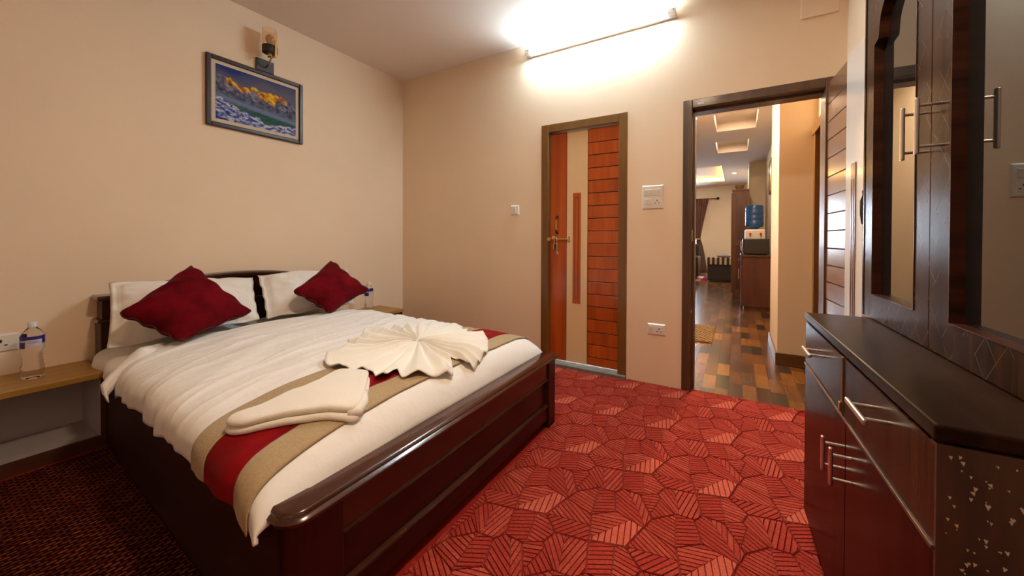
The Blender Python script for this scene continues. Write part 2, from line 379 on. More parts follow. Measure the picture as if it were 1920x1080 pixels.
for (px, py, a1, a2, t1, t2) in allseeds:
    if not (1.7 < px < 3.5 and -4.6 < py < 0.2): continue
    cell = [(px-.3, py-.3), (px+.3, py-.3), (px+.3, py+.3), (px-.3, py+.3)]
    for (qx, qy, *_r) in allseeds:
        dx, dy = qx-px, qy-py
        if 1e-6 < dx*dx+dy*dy < 0.25:
            l = math.hypot(dx, dy); cell = clip_poly(cell, dx/l, dy/l, (dx*px+dy*py)/l + l/2 - 0.0020)
    cell = clip_poly(cell, 0, 1, 0.042); cell = clip_poly(cell, -1, 0, -1.2)
    if py < -0.80: cell = clip_poly(cell, -1, 0, -2.205)
    elif px < 2.3: cell = clip_poly(cell, 0, -1, 0.872)
    if len(cell) < 3: continue
    am = math.radians((a1+a2)/2 + 90)      # midrib normal
    mx, my = math.cos(am), math.sin(am)
    for side, ang, tone in ((1, a1, t1), (-1, a2, t2)):
        half = clip_poly(cell, mx*side, my*side, (mx*px+my*py)*side + 0.0)
        if len(half) < 3: continue
        a = math.radians(ang); nx, ny = -math.sin(a), math.cos(a)
        d0 = nx*px+ny*py; w = 0.0145 if tone < .9 else 0.018; g = 0.0032
        k = -20
        while k < 20:
            lo = d0 + k*(w+g); k += 1
            rib = clip_poly(clip_poly(half, nx, ny, lo+w), -nx, -ny, -lo)
            if len(rib) >= 3:
                ar = abs(sum(rib[q][0]*rib[(q+1) % len(rib)][1]-rib[(q+1) % len(rib)][0]*rib[q][1] for q in range(len(rib))))/2
                if ar > 2e-5: rib_prism(rib, min(1, max(0.1, tone + rc.uniform(-.10, .10))), 0.0085 + 0.002*(tone > .9))
me = bpy.data.meshes.new('carpet_pile'); me.from_pydata(cv, [], cf); me.update()
at = me.attributes.new('tone', 'FLOAT', 'FACE')
for i, t in enumerate(ct): at.data[i].value = t
me.materials.append(M['carpet'])
cp = bpy.data.objects.new('carpet_pile', me); COL.objects.link(cp); cp.parent = FLOOR; cp['kind'] = 'stuff'
print('carpet faces', len(cf))

# maroon woven carpet on the near side of the bed
wr = MB().prism([(0.375, -2.304), (0.375, -4.5), (2.18, -4.5), (2.18, -2.404)], 0.0, 0.007)
tag(wr.build('woven_carpet', M['woven']), 'dark maroon woven floor carpet with orange flecks between bed and nightstand', 'carpet')

# ================================================================== left door (closed)
def door_frame(x0, x1, zt, w, mat, parent, y0=-0.014, y1=WT + 0.01):
    MB().box(x0, x0+w, y0, y1, 0.0, zt).build('jamb', mat, parent, bevel=0.004)
    MB().box(x1-w, x1, y0, y1, 0.0, zt).build('jamb', mat, parent, bevel=0.004)
    MB().box(x0+w, x1-w, y0, y1, zt-w, zt).build('head_jamb', mat, parent, bevel=0.004)
d1 = bpy.data.objects.new('door_1', None); COL.objects.link(d1)
tag(d1, 'closed door with orange-red wood planks, beige stripe and padlocked bolt', kind='structure')
door_frame(1.667, 2.387, 2.02, 0.066, M['frame_wood'], d1, y0=-0.006)
YD = 0.040     # leaf face
MB().box(1.735, 2.319, YD+0.004, YD+0.036, 0.045, 1.950).build('leaf', M['door_gap'], d1)
MB().box(1.735, 1.880, YD, YD+0.006, 0.045, 1.950).build('stile_panel', M['door_red'], d1)
MB().box(1.884, 2.061, YD, YD+0.006, 0.045, 1.950).build('beige_panel', M['door_beige'], d1)
zs = [1.950, 1.835, 1.735, 1.632, 1.532, 1.431, 1.329, 1.228, 1.126, 1.025, 0.924, 0.822, 0.721, 0.618, 0.518, 0.416, 0.314, 0.213, 0.112, 0.045]
for a, b_ in zip(zs[:-1], zs[1:]):
    MB((2.19, YD, a)).box(2.066, 2.319, YD-0.001, YD+0.006, b_+0.0035, a-0.0035)
    o = MB((2.19, YD, (a+b_)/2)).box(2.066, 2.319, YD-0.001, YD+0.006, b_+0.003, a-0.003).build('plank', M['door_red'], d1, bevel=0.001, seg=1)
    o.location = (2.19, YD, (a+b_)/2)
ins = MB().box(1.937, 2.005, YD-0.004, YD+0.002, 0.533, 1.440).build('inset_strip', M['door_red'], d1, bevel=0.001, seg=1)
gr = MB()
for (a, b_, c, d) in ((1.955, 1.958, .58, 1.40), (1.984, 1.987, .58, 1.40), (1.955, 1.987, .577, .58), (1.955, 1.987, 1.40, 1.403)):
    gr.box(a, b_, YD-0.0048, YD-0.002, c, d)
gr.build('inset_groove', M['door_gap'], ins)
# pull handle (brass middle, black ends)
hb = MB().box(1.792, 1.806, YD-0.030, YD-0.020, 1.135, 1.225).build('pull_handle', M['brass'], d1, bevel=0.004)
MB().tube([(1.799, YD, 1.250), (1.799, YD-0.02, 1.245), (1.799, YD-0.026, 1.222)], 0.009).tube([(1.799, YD, 1.110), (1.799, YD-0.02, 1.115), (1.799, YD-0.026, 1.138)], 0.009).build('handle_end', M['black_metal'], hb, smooth=True, auto=.8)
bolt = MB().tube([(1.735, YD-0.02, 1.060), (1.915, YD-0.02, 1.060)], 0.0065, 12).build('sliding_bolt', M['brass'], d1, smooth=True, auto=.8)
MB().box(1.895, 1.915, YD-0.006, YD, 1.035, 1.088).box(1.900, 1.910, YD-0.030, YD, 1.052, 1.070).box(1.752, 1.776, YD-0.006, YD, 1.04, 1.082).box(1.758, 1.770, YD-0.030, YD, 1.050, 1.072).build('bolt_bracket', M['brass'], bolt, bevel=0.002, seg=1)
MB().tube([(1.742, -0.004, 1.06), (1.742, -0.010, 1.06)], 0.016, 14).build('bolt_keeper', M['brass'], bolt, smooth=True, auto=.8)
# padlock hanging from the bolt
pl = thing('padlock', 'small brass and black padlock hanging on the bolt of the closed door', 'padlock', (1.80, YD-0.035, 0.95))
lk = MB((1.80, YD-0.035, 0.95)); lk.box(1.779, 1.817, YD-0.042, YD-0.026, 0.972, 1.025)
lk.build('lock_body', M['brass'], pl, bevel=0.004)
MB((1.80, YD-0.035, 0.95)).box(1.788, 1.808, YD-0.0435, YD-0.041, 0.977, 1.020).build('lock_face', M['black_metal'], pl)
MB((1.80, YD-0.035, 0.95)).tube([(1.786 + 0.0, YD-0.034, 1.022), (1.786, YD-0.034, 1.060), (1.790, YD-0.034, 1.072), (1.798, YD-0.034, 1.077), (1.806, YD-0.034, 1.072), (1.810, YD-0.034, 1.06), (1.810, YD-0.034, 1.022)], 0.003, 8).build('shackle', M['steel'], pl, smooth=True)
MB((1.80, YD-0.035, 0.95)).tube([(1.806, YD-0.034, 0.974), (1.812, YD-0.034, 0.950)], 0.003, 6).box(1.806, 1.820, YD-0.036, YD-0.033, 0.935, 0.952).build('key', M['steel'], pl)
struct('trim_2', MB().box(1.62, 2.387, -0.035, 0.10, 0.0, 0.032), M['concrete'], bevel=0.004)

# ================================================================== right door (open)
d2 = bpy.data.objects.new('door_2', None); COL.objects.link(d2)
tag(d2, 'open brown plank door with white glossy stripe folded back beside the cabinet', kind='structure')
door_frame(2.770, 3.600, 2.026, 0.058, M['frame_dark'], d2, y0=-0.012)
MB().box(2.828, 2.842, 0.05, WT+0.01, 0.0, 1.968).build('door_stop', M['frame_dark'], d2)
MB().box(2.828, 3.542, 0.05, WT+0.01, 1.954, 1.968).build('door_stop', M['frame_dark'], d2)
MB().box(2.8265, 2.832, 0.012, 0.040, 1.05, 1.13).box(2.8265, 2.832, 0.0, 0.03, 0.55, 0.57).build('strike_plate', M['steel'], d2, bevel=0.001)
MB().box(2.862, 2.90, -0.0135, -0.012, 1.985, 2.0).build('paper_scrap', M['label_white'], d2)
XL = 3.551
_pre = set(bpy.data.objects)
Y0, Y1, Y2, Y3 = -0.020, -0.345, -0.575, -0.735
MB().box(XL+0.003, XL+0.026, Y3, Y0, 0.02, 1.985).build('leaf', M['door_gap'], d2)
zz = [1.985, 1.857, 1.752, 1.645, 1.538, 1.430, 1.322, 1.217, 1.117, 1.016, 0.917, 0.819, 0.717, 0.615, 0.513, .411, .309, .207, .105, .02]
for a, b_ in zip(zz[:-1], zz[1:]):
    o = MB((XL, -.17, (a+b_)/2)).box(XL, XL+0.006, Y1+0.002, Y0, b_+0.003, a-0.003).build('plank', M['door_walnut'], d2, bevel=0.001, seg=1)
    o.location = (XL, -.17, (a+b_)/2)
MB().box(XL-0.001, XL+0.006, Y2, Y1, 0.02, 1.985).build('white_panel', M['door_white'], d2)
MB().box(XL, XL+0.006, Y3, Y2-0.003, 0.02, 1.985).build('stile_panel', M['door_walnut'], d2)
i2 = MB().box(XL-0.005, XL+0.002, -0.490, -0.430, 0.53, 1.44).build('inset_strip', M['door_walnut'], d2, bevel=0.001, seg=1)
MB().box(XL-0.0058, XL-0.003, -0.474, -0.471, 0.58, 1.36).box(XL-0.0058, XL-0.003, -0.448, -0.445, 0.58, 1.36).build('inset_groove', M['door_gap'], i2)
MB().tube([(XL, -0.655, 1.29), (XL-0.022, -0.655, 1.28), (XL-0.027, -0.655, 1.24), (XL-0.027, -0.655, 1.18), (XL-0.022, -0.655, 1.14), (XL, -0.655, 1.13)], 0.008, 8).build('pull_handle', M['black_metal'], d2, smooth=True)

_R = Matrix.Translation((XL, -0.02, 0)) @ Matrix.Rotation(0.076, 4, 'Z') @ Matrix.Translation((-XL, 0.02, 0))
for o in set(bpy.data.objects) - _pre:
    if o.parent == d2: o.matrix_basis = _R @ Matrix.Translation(o.location)

# ================================================================== wall electrics
def plate(name, label, loc, w, h, face):   # face 'y' -> plate on back wall facing -y ; 'x' -> on left wall facing +x
    t = thing(name, label, 'switch' if 'switch' in name else 'socket', loc, 0 if face == 'y' else PI/2)
    mb = MB()   # local: x across, z up, -y outwards
    a, b_ = w/2, h/2; q = 0.009
    mb.add([(-a, 0, -b_), (a, 0, -b_), (a, 0, b_), (-a, 0, b_), (-a+q, -0.010, -b_+q), (a-q, -0.010, -b_+q), (a-q, -0.010, b_-q), (-a+q, -0.010, b_-q)],
           [(3, 2, 1, 0), (4, 5, 6, 7), (0, 1, 5, 4), (1, 2, 6, 5), (2, 3, 7, 6), (3, 0, 4, 7)])
    mb.build('plate', M['white_plastic'], t, bevel=0.0015, seg=2)
    return t
def rocker(t, x, z, w=0.018, h=0.040):
    mb = MB(); mb.add([(x-w/2, -0.010, z-h/2), (x+w/2, -0.010, z-h/2), (x+w/2, -0.010, z+h/2), (x-w/2, -0.010, z+h/2),
                       (x-w/2, -0.013, z-h/2), (x+w/2, -0.013, z-h/2), (x+w/2, -0.018, z+h/2), (x-w/2, -0.018, z+h/2)],
                      [(3, 2, 1, 0), (4, 5, 6, 7), (0, 1, 5, 4), (1, 2, 6, 5), (2, 3, 7, 6), (3, 0, 4, 7)])
    return mb.build('rocker', M['white_plastic'], t, bevel=0.001, seg=1)
def pins(t, x, z, s=1.0):
    f = MB().box(x-0.026*s, x+0.026*s, -0.0115, -0.009, z-0.026*s, z+0.026*s).build('socket_face', M['white_plastic'], t, bevel=0.001, seg=1)
    mb = MB()
    mb.tube([(x, -0.0112, z+0.010*s), (x, -0.0122, z+0.010*s)], 0.0042*s, 10).box(x-0.0022*s, x+0.0022*s, -0.0122, -0.011, z+0.002*s, z+0.016*s)
    for sg in (-1, 1):
        mb.box(x+sg*0.0135*s-0.005*s, x+sg*0.0135*s+0.005*s, -0.0122, -0.011, z-0.012*s, z-0.0075*s).tube([(x+sg*0.0135*s, -0.0112, z-0.0098*s), (x+sg*0.0135*s, -0.0122, z-0.0098*s)], 0.0034*s, 8)
    mb.build('pin_holes', M['dark_hole'], f)
t = plate('light_switch', 'small square white single light switch on wall left of closed door', (1.408, 0, 1.313), 0.088, 0.088, 'y'); rocker(t, 0, 0, 0.024, 0.046)
mb = MB().box(-0.001, 0.001, -0.0172, -0.0145, 0.004, 0.012); mb.build('mark', M['label_ink'], t)
t = plate('switch_board', 'large white switchboard with six switches and socket between the two doors', (2.570, 0, 1.368), 0.152, 0.176, 'y')
for k in range(4): rocker(t, -0.044 + k*0.029, 0.034, 0.021, 0.044)
for k in range(2): rocker(t, -0.044 + k*0.026, -0.032, 0.020, 0.040)
pins(t, 0.032, -0.034, 0.95)
t = plate('wall_socket', 'white single socket with one switch low on wall between the doors', (2.602, 0, 0.408), 0.128, 0.086, 'y'); rocker(t, -0.034, 0, 0.022, 0.044); pins(t, 0.020, -0.002, 0.95)
t = plate('wall_socket', 'white multi socket above left nightstand behind the water bottle', (0, -2.66, 0.543), 0.26, 0.092, 'x')
pins(t, 0.072, 0.0, 1.1); pins(t, 0.006, 0.0, 1.1); rocker(t, -0.06, 0, 0.026, 0.046); rocker(t, -0.095, 0, 0.026, 0.046)

# ================================================================== fluorescent tube
TL = thing('fluorescent_tube_light', 'long white fluorescent tube light glowing high on the wall above the doors', 'light', (2.13, 0, 2.64))
O_ = (2.13, 0, 2.64)
MB(O_).box(1.535, 2.722, -0.026, 0, 2.622, 2.652).build('batten', M['white_plastic'], TL, bevel=0.003)
MB(O_).tube([(1.578, -0.052, 2.648), (2.672, -0.052, 2.648)], 0.013, 16).build('glass_tube', M['tube'], TL, smooth=True, auto=.8)
for a, b_ in ((1.535, 1.580), (2.670, 2.722)):
    e = MB(O_).box(a, b_, -0.070, -0.005, 2.628, 2.668).build('end_cap', M['white_plastic'], TL, bevel=0.005)
    MB(O_).box(b_-0.016, b_-0.010, -0.0708, -0.068, 2.648, 2.658).build('cap_slot', M['black_plastic'], e)

TR = thing('fluorescent_tube_light', 'added warm white fill tube on the unseen rear wall', 'light', (3.0, -4.6, 2.35))  # second tube, added out of view to fill the room with light
MB((3.0, -4.6, 2.35)).box(2.40, 3.60, -4.6, -4.574, 2.33, 2.36).build('batten', M['white_plastic'], TR, bevel=0.003)
MB((3.0, -4.6, 2.35)).tube([(2.44, -4.55, 2.352), (3.56, -4.55, 2.352)], 0.014, 16).build('glass_tube', M['fill_tube'], TR, smooth=True, auto=.8)
for a, b_ in ((2.40, 2.44), (3.56, 3.60)): MB((3.0, -4.6, 2.35)).box(a, b_, -4.598, -4.535, 2.332, 2.37).build('end_cap', M['white_plastic'], TR, bevel=0.005)

# warm ceiling lamp added as fill light, out of frame
cl = thing('ceiling_fill_lamp', 'round warm fill lamp added on the ceiling, out of frame', 'lamp', (2.75, -1.95, H))
MB((0, 0, 0)).lathe([(0.17, 0.0), (0.17, -0.02), (0.16, -0.03)], seg=32).build('base', M['white_plastic'], cl, smooth=True, auto=.6)
MB((0, 0, 0)).lathe([(0.155, -0.03), (0.14, -0.05), (0.09, -0.068), (0.01, -0.075)], seg=32).build('diffuser', M['fill_lamp_glow'], cl, smooth=True)
ld = bpy.data.lights.new('warm_fill', 'AREA'); ld.shape = 'DISK'; ld.size = 0.28; ld.energy = FILL_LAMP_W; ld.color = WARM
lo = bpy.data.objects.new('fill_light', ld); COL.objects.link(lo); lo.parent = cl; lo.location = (0, 0, -0.085)

# ================================================================== picture + sconce
PIC = thing('framed_painting', 'brown framed oil painting of sunlit golden mountain peaks over blue snow slopes', 'painting', (0, -1.427, 1.832))
PO = (0, -1.427, 1.832)
ya, yb, za, zb = -1.757, -1.098, 1.832, 2.320
fw = 0.030
for nm, bx in (('frame_side', (ya, ya+fw, za, zb)), ('frame_side', (yb-fw, yb, za, zb)), ('frame_rail', (ya+fw, yb-fw, za, za+fw)), ('frame_rail', (ya+fw, yb-fw, zb-fw, zb))):
    MB(PO).box(0.0, 0.024, bx[0], bx[1], bx[2], bx[3]).build(nm, M['pic_frame'], PIC, bevel=0.006, seg=3)
MB(PO).box(0.0, 0.010, ya+fw-.002, yb-fw+.002, za+fw-.002, zb-fw+.002).build('mat_board', M['gold_edge'], PIC)
# painted canvas with a procedurally computed colour per vertex
NX, NY = 150, 100
yc0, yc1, zc0, zc1 = -1.700, -1.152, 1.888, 2.266
vs = []; cols = []
def fbm(x, y, o=5, s=0.0): return noise.fractal(Vector((x, y, s)), 1.0, 2.0, o)
def lerp3(a, b_, t): t = max(0, min(1, t)); return tuple(a[i]*(1-t)+b_[i]*t for i in range(3))
def ridge1(u): return 0.74 + 0.05*math.sin(u*9+1) + 0.10*math.exp(-((u-.44)/.05)**2) + .05*math.exp(-((u-.17)/.04)**2) - 0.32*max(0, u-.66) + 0.05*fbm(u*7, 1.3)
def paint(u, v):
    sky = lerp3((0.16, 0.15, 0.20), (0.035, 0.055, 0.22), (v-.75)*4 + fbm(u*3, v*3, 3, 9)*.4 - u*.4)
    c = sky; r1 = ridge1(u)
    if v < r1:
        sh = fbm(u*16+v*10, v*9-u*7, 5, 2) ; lit = 0.5 + sh*1.5
        gold = lerp3((0.42, 0.09, 0.02), (0.95, 0.60, 0.03), lit)
        gray = lerp3((0.055, 0.06, 0.12), (0.30, 0.28, 0.36), 0.5+sh*1.4)
        low = r1 - 0.13 - 0.05*fbm(u*6, 4.4) - (0.12 if .50 < u < .72 else 0)*1
        k = (v-low)*14 + fbm(u*20, v*20, 3, 6)*1.2
        if u < .12 or u > .86: k = -1
        c = lerp3(gray, gold, k)
    r2 = 0.50 + 0.05*math.sin(u*7) + 0.04*fbm(u*8, 7.7) + (.09*math.exp(-((u-.62)/.12)**2))
    if v < r2:
        c = lerp3((0.035, 0.05, 0.10), (0.17, 0.17, 0.22), 0.5 + fbm(u*18, v*14, 5, 3)*1.4)
        mist = math.exp(-((v-(0.43-.17*u))/.055)**2)
        c = lerp3(c, (0.22, 0.27, 0.42), mist*0.85 + .1)
    r3 = 0.36 - 0.14*u + 0.01*fbm(u*9, 2)
    if v < r3:
        c = lerp3((0.02, 0.10, 0.10), (0.07, 0.17, 0.12), 0.5 + fbm(u*9, v*25, 4, 5))
    r4 = 0.42 - 0.52*u + 0.05*fbm(u*9, 5) if u < .62 else .10 + 0.22*(u-.62)+0.03*fbm(u*12, 5)
    if v < r4:
        n_ = fbm(u*14+v*6, v*22, 5, 8)
        c = lerp3((0.05, 0.10, 0.42), (0.72, 0.72, 0.80), 0.35 + n_*1.6 + (0.3 if r4-v < .05 else 0))
        if fbm(u*26, v*34, 3, 11) > .36: c = (0.06, 0.045, 0.05)
    return c
for j in range(NY+1):
    for i in range(NX+1):
        u, v = i/NX, j/NY
        vs.append((0.0115, yc0+(yc1-yc0)*u+1.427, zc0+(zc1-zc0)*v-1.832)); cols.append(tuple(c_**1.1*0.78 for c_ in paint(u, v)))
me = bpy.data.meshes.new('canvas')
me.from_pydata(vs, [], [(j*(NX+1)+i, j*(NX+1)+i+1, (j+1)*(NX+1)+i+1, (j+1)*(NX+1)+i) for j in range(NY) for i in range(NX)])
ca = me.color_attributes.new('paint', 'FLOAT_COLOR', 'POINT')
for i, c in enumerate(cols): ca.data[i].color = (c[0], c[1], c[2], 1)
m, nt, b = new_mat('oil_paint'); a_ = nt.nodes.new('ShaderNodeVertexColor'); a_.layer_name = 'paint'
nt.links.new(a_.outputs[0], b.inputs['Base Color']); b.inputs['Roughness'].default_value = 0.7; b.inputs['Specular IOR Level'].default_value = 0.15
me.materials.append(m); cvo = bpy.data.objects.new('canvas', me); COL.objects.link(cvo); cvo.parent = PIC

SCN = thing('wall_sconce', 'unlit wall sconce with amber glass cylinder and brass arm above the painting', 'lamp', (0, -1.384, 2.33))
SO = (0, -1.384, 2.33)
MB(SO).box(0, 0.018, -1.446, -1.322, 2.322, 2.412).build('wall_plate', M['black_metal'], SCN, bevel=0.002)
cx, cy = 0.105, -1.395
MB(SO).lathe([(0.016, 2.408), (0.016, 2.436)], (cx, cy, 0)).build('brass_neck', M['brass'], SCN, smooth=True, auto=.8)
MB(SO).lathe([(0.020, 2.434), (0.048, 2.436), (0.050, 2.442), (0.050, 2.486), (0.046, 2.488)], (cx, cy, 0), 28).build('black_cup', M['black_metal'], SCN, smooth=True, auto=.8)
MB(SO).lathe([(0.047, 2.487), (0.047, 2.610), (0.044, 2.610), (0.044, 2.489)], (cx, cy, 0), 32, cap=False).build('glass_shade', M['amber'], SCN, smooth=True, auto=.8)
MB(SO).lathe([(0.012, 2.487), (0.014, 2.50), (0.026, 2.525), (0.028, 2.545), (0.022, 2.565), (0.004, 2.574)], (cx, cy, 0)).build('bulb', M['bulb'], SCN, smooth=True)
MB(SO).tube([(0.012, -1.384, 2.352), (0.06, -1.384, 2.362), (cx+0.02, cy, 2.398), (cx+0.055, cy+.012, 2.405)], 0.006, 10).box(cx+0.050, cx+0.060, cy+0.006, cy+0.020, 2.400, 2.520).build('arm', M['brass'], SCN, smooth=True, auto=.6)

# ================================================================== bed
BED = thing('double_bed', 'dark mahogany double bed with arched headboard and panelled foot rail', 'bed', (1.1, -1.62, 0))
BO = (1.1, -1.62, 0)
def side_y(x): return -2.285 - 0.055*(x-0.1)      # near side board slopes a little
XF = 2.203
# side boards
MB(BO).prism([(0.10, side_y(.1)), (2.16, side_y(2.16)), (2.16, side_y(2.16)+0.025), (0.10, side_y(.1)+0.025)], 0.0, 0.375).build('side_board', M['bed_side'], BED)
MB(BO).box(0.10, 2.16, -0.925, -0.90, 0.0, 0.375).build('side_board', M['bed_side'], BED)
MB(BO).prism([(0.12, side_y(.12)+.03), (2.14, side_y(2.1)+.03), (2.14, -0.93), (0.12, -0.93)], 0.20, 0.30).build('slat_deck', M['bed_woodz'], BED)
# near foot post with rounded corner
poly = [(2.09, -2.392), (2.16, -2.392)] + [(2.16 + 0.04*math.sin(a), -2.352 - 0.04*math.cos(a)) for a in [PI/12*k for k in range(1, 6)]] + [(2.20, -2.352), (2.20, -2.235), (2.13, -2.235), (2.13, -2.36), (2.09, -2.36)]
poly = [(2.10, -2.392), (2.155, -2.392)] + [(2.155 + 0.045*math.sin(a), -2.347 - 0.045*math.cos(a)) for a in [PI/12*k for k in range(1, 6)]] + [(2.20, -2.347), (2.20, -2.25), (2.10, -2.25)]
MB(BO).prism(poly, 0.0, 0.378).build('foot_post', M['bed_woodz'], BED, smooth=True, auto=.5)
MB(BO).box(2.10, 2.20, -0.965, -0.880, 0.0, 0.378).build('foot_post', M['bed_woodz'], BED, bevel=0.006, seg=3)
# foot panel: rails, recessed panel, beads
MB(BO).box(2.150, 2.190, -2.25, -0.965, 0.27, 0.378).build('foot_rail', M['bed_rail'], BED)
MB(BO).box(2.150, 2.190, -2.25, -0.965, 0.045, 0.125).build('foot_rail', M['bed_wood'], BED)
MB(BO).box(2.155, 2.178, -2.25, -0.965, 0.12, 0.275).build('foot_panel', M['bed_wood'], BED)
bead = MB(BO)
for z in (0.272, 0.126): bead.sweep_y([(2.176, z-0.007), (2.184, z-0.008), (2.195, z-0.004), (2.197, z), (2.195, z+0.004), (2.184, z+0.008), (2.176, z+0.007)], -2.245, -0.97)
bead.box(2.178, 2.188, -2.253, -2.240, .13, .27).box(2.178, 2.188, -0.975, -0.962, .13, .27)
bead.build('panel_bead', M['bed_rail'], BED, smooth=True, auto=.6)
# cap moulding following the rounded corner
def cap_outline(off):
    r = 0.045 + off
    return [(2.10, -2.392-off), (2.155, -2.392-off)] + [(2.155 + r*math.sin(a), -2.347 - r*math.cos(a)) for a in [PI/12*k for k in range(1, 6)]] + [(2.20+off, -2.347), (2.20+off, -0.880+off), (2.128-off*.5, -0.880+off), (2.128-off*.5, -2.30), (2.10, -2.33)]
cap = MB(BO)
prof = [(0.000, 0.370), (0.008, 0.372), (0.014, 0.378), (0.015, 0.386), (0.009, 0.391), (0.004, 0.393), (0.003, 0.397), (-0.002, 0.402), (-0.006, 0.404)]
rings = [[(x, y, z) for x, y in cap_outline(o_)] for o_, z in prof]
n = len(rings[0]); vs = [p for r_ in rings for p in r_]
fs = [(i*n+k, i*n+(k+1) % n, (i+1)*n+(k+1) % n, (i+1)*n+k) for i in range(len(rings)-1) for k in range(n)] + [tuple(range((len(rings)-1)*n, len(rings)*n)), tuple(reversed(range(n)))]
cap.add(vs, fs).build('cap_moulding', M['bed_rail'], BED, smooth=True, auto=.7)
# headboard
def hpost(y0, y1):
    p = MB(BO).box(0.004, 0.112, y0, y1, 0, 0.600).box(0.004, 0.100, y0+0.008, y1-0.008, 0.600, 0.715).build('headboard_post', M['bed_woodz'], BED, bevel=0.004)
    MB(BO).box(0.004, 0.135, y0-0.016, y1+0.016, 0.715, 0.742).build('post_cap', M['bed_rail'], p, bevel=0.009, seg=3)
    MB(BO).box(0.004, 0.125, y0-0.014, y1+0.014, 0.592, 0.612).build('post_collar', M['bed_rail'], p, bevel=0.007, seg=3)
hpost(-2.272, -2.130); hpost(-1.03, -0.90)
yc_ = -1.585
def arch(y, top): 
    t = (y-yc_)/0.60
    return 0.66 + (top-0.66)*math.sqrt(max(0, 1-t*t*.92))
ys = [yc_-0.56 + 1.12*k/40 for k in range(41)]
pan = MB(BO)
poly = [(y, arch(y, 0.80)) for y in ys]
vs = [(0.03, y, 0.2) for y, z in poly] + [(0.03, y, z) for y, z in poly] + [(0.06, y, 0.2) for y, z in poly] + [(0.06, y, z) for y, z in poly]
n = 41; fs = []
for k in range(n-1): fs += [(k, k+1, n+k+1, n+k), (2*n+k+1, 2*n+k, 3*n+k, 3*n+k+1), (n+k, n+k+1, 3*n+k+1, 3*n+k), (k+1, k, 2*n+k, 2*n+k+1)]
fs += [(0, n, 3*n, 2*n), (n-1, 3*n-1, 4*n-1, 2*n-1)]
pan.add(vs, fs).build('headboard_panel', M['bed_woodz'], BED)
ar = MB(BO); sec = [(0.004, -0.04), (0.085, -0.04), (0.105, -0.022), (0.11, -0.008), (0.100, 0.002), (0.09, 0.004), (0.004, 0.004)]
vs = []; fs = []
for y in ys:
    for sx, sz in sec: vs.append((sx, y, arch(y, 0.822)+sz))
q = len(sec)
for k in range(n-1):
    for s in range(q): fs.append((k*q+s, (k+1)*q+s, (k+1)*q+(s+1) % q, k*q+(s+1) % q))
fs += [tuple(range(q)), tuple(range((n-1)*q, n*q))]
ar.add(vs, fs).build('arched_rail', M['bed_rail'], BED, smooth=True, auto=.7)
MB(BO).box(0.06, 0.085, -2.13, -1.03, 0.615, 0.64).build('headboard_moulding', M['bed_rail'], BED, bevel=0.006, seg=3)

# --- bedding surfaces
def sp(v, e): return math.copysign(abs(v)**e, v)
def soft(x, y): return noise.fractal(Vector((x, y, 0.0)), 1.0, 2.0, 3)
def bed_profile(x, a, ztop, zhem, ex, pad):
    """a in [0,1] from near hem over the top to the far hem"""
    yn = side_y(x) - pad; yf = -0.885 + pad*0.6
    yc = (yn+yf)/2; w = (yf-yn)/2
    e = 0.13
    if a < e: t = a/e; th = t*0.30
    elif a > 1-e: t = (1-a)/e; th = PI - t*0.30
    else: th = 0.30 + (a-e)/(1-2*e)*(PI-0.60)
    c, s = -math.cos(th), math.sin(th)
    y = yc + w*sp(c, 0.36); z = zhem + (ztop-zhem)*sp(s, 0.55)
    return y, z
def duvet_top(x, y):
    return 0.515 + 0.022*math.exp(-((y+1.55)/.55)**2) - 0.02*max(0, (x-1.3)) + 0.008*soft(x*2.2, y*2.2)
def duvet_point(x, a):
    q_ = max(0, min(1, (x-2.0)/0.12)); q_ = q_*q_*(3-2*q_)
    zh = 0.368 + 0.02*max(0, (x-1.7)) - 0.034*q_ + 0.012*soft(x*3, 3.3)
    y, z = bed_profile(x, a, 0.52, zh, 0, 0.030 + 0.012*soft(x*4, 8.8))
    top = max(0, min(1, (z-zh)/(0.52-zh)))
    z = zh + (duvet_top(x, y)-zh)*top
    foot = 0.0
    if x > 1.93:
        t = min(1, (x-1.93)/0.208); k = math.sqrt(max(0, 1-t**3.2)); z = zh + (z-zh)*k
    # folds: long creases over the top, gathers on the drape
    f1 = 1-abs(noise.noise(Vector((x*9 + y*2.2, y*1.2, 2.0))))*2
    f2 = 1-abs(noise.noise(Vector((x*4 + y*1.4, y*2.0+x, 5.0))))*2
    f3 = 1-abs(noise.noise(Vector((x*17 - y*3.0, y*2.2+x*3, 9.0))))*2
    wt = 1 - 0.85*max(0, min(1, (x-1.56)/.06))*max(0, min(1, (2.14-x)/.05))
    z += wt*(0.009*max(0, f1)**5 + 0.006*f2 + 0.004*max(0, f3)**3) * (0.05+0.95*top)
    dr = 1-top
    amp = 0.016*dr
    y += (amp*noise.noise(Vector((x*13, z*3, 4.0))) + 0.003*dr*math.sin(x*19 + 3*z)) * (1 if y < -1.5 else .6)
    z += 0.006*noise.noise(Vector((x*6, y*6, 1.0)))*(0.2+0.8*top)
    return Vector((x, y, z))
def grid_mesh(P, nu, nv, name, mat, parent, o, thick=0.006):
    vs = [P(i/nu, j/nv) - Vector(o) for i in range(nu+1) for j in range(nv+1)]
    me = bpy.data.meshes.new(name)
    me.from_pydata([tuple(v) for v in vs], [], [(i*(nv+1)+j, (i+1)*(nv+1)+j, (i+1)*(nv+1)+j+1, i*(nv+1)+j+1) for i in range(nu) for j in range(nv)])
    for p in me.polygons: p.use_smooth = True
    me.materials.append(mat); ob = bpy.data.objects.new(name, me); COL.objects.link(ob)
    if parent: ob.parent = parent
    else: ob.location = o
    if thick:
        s = ob.modifiers.new('s', 'SOLIDIFY'); s.thickness = thick; s.offset = -1
    return ob
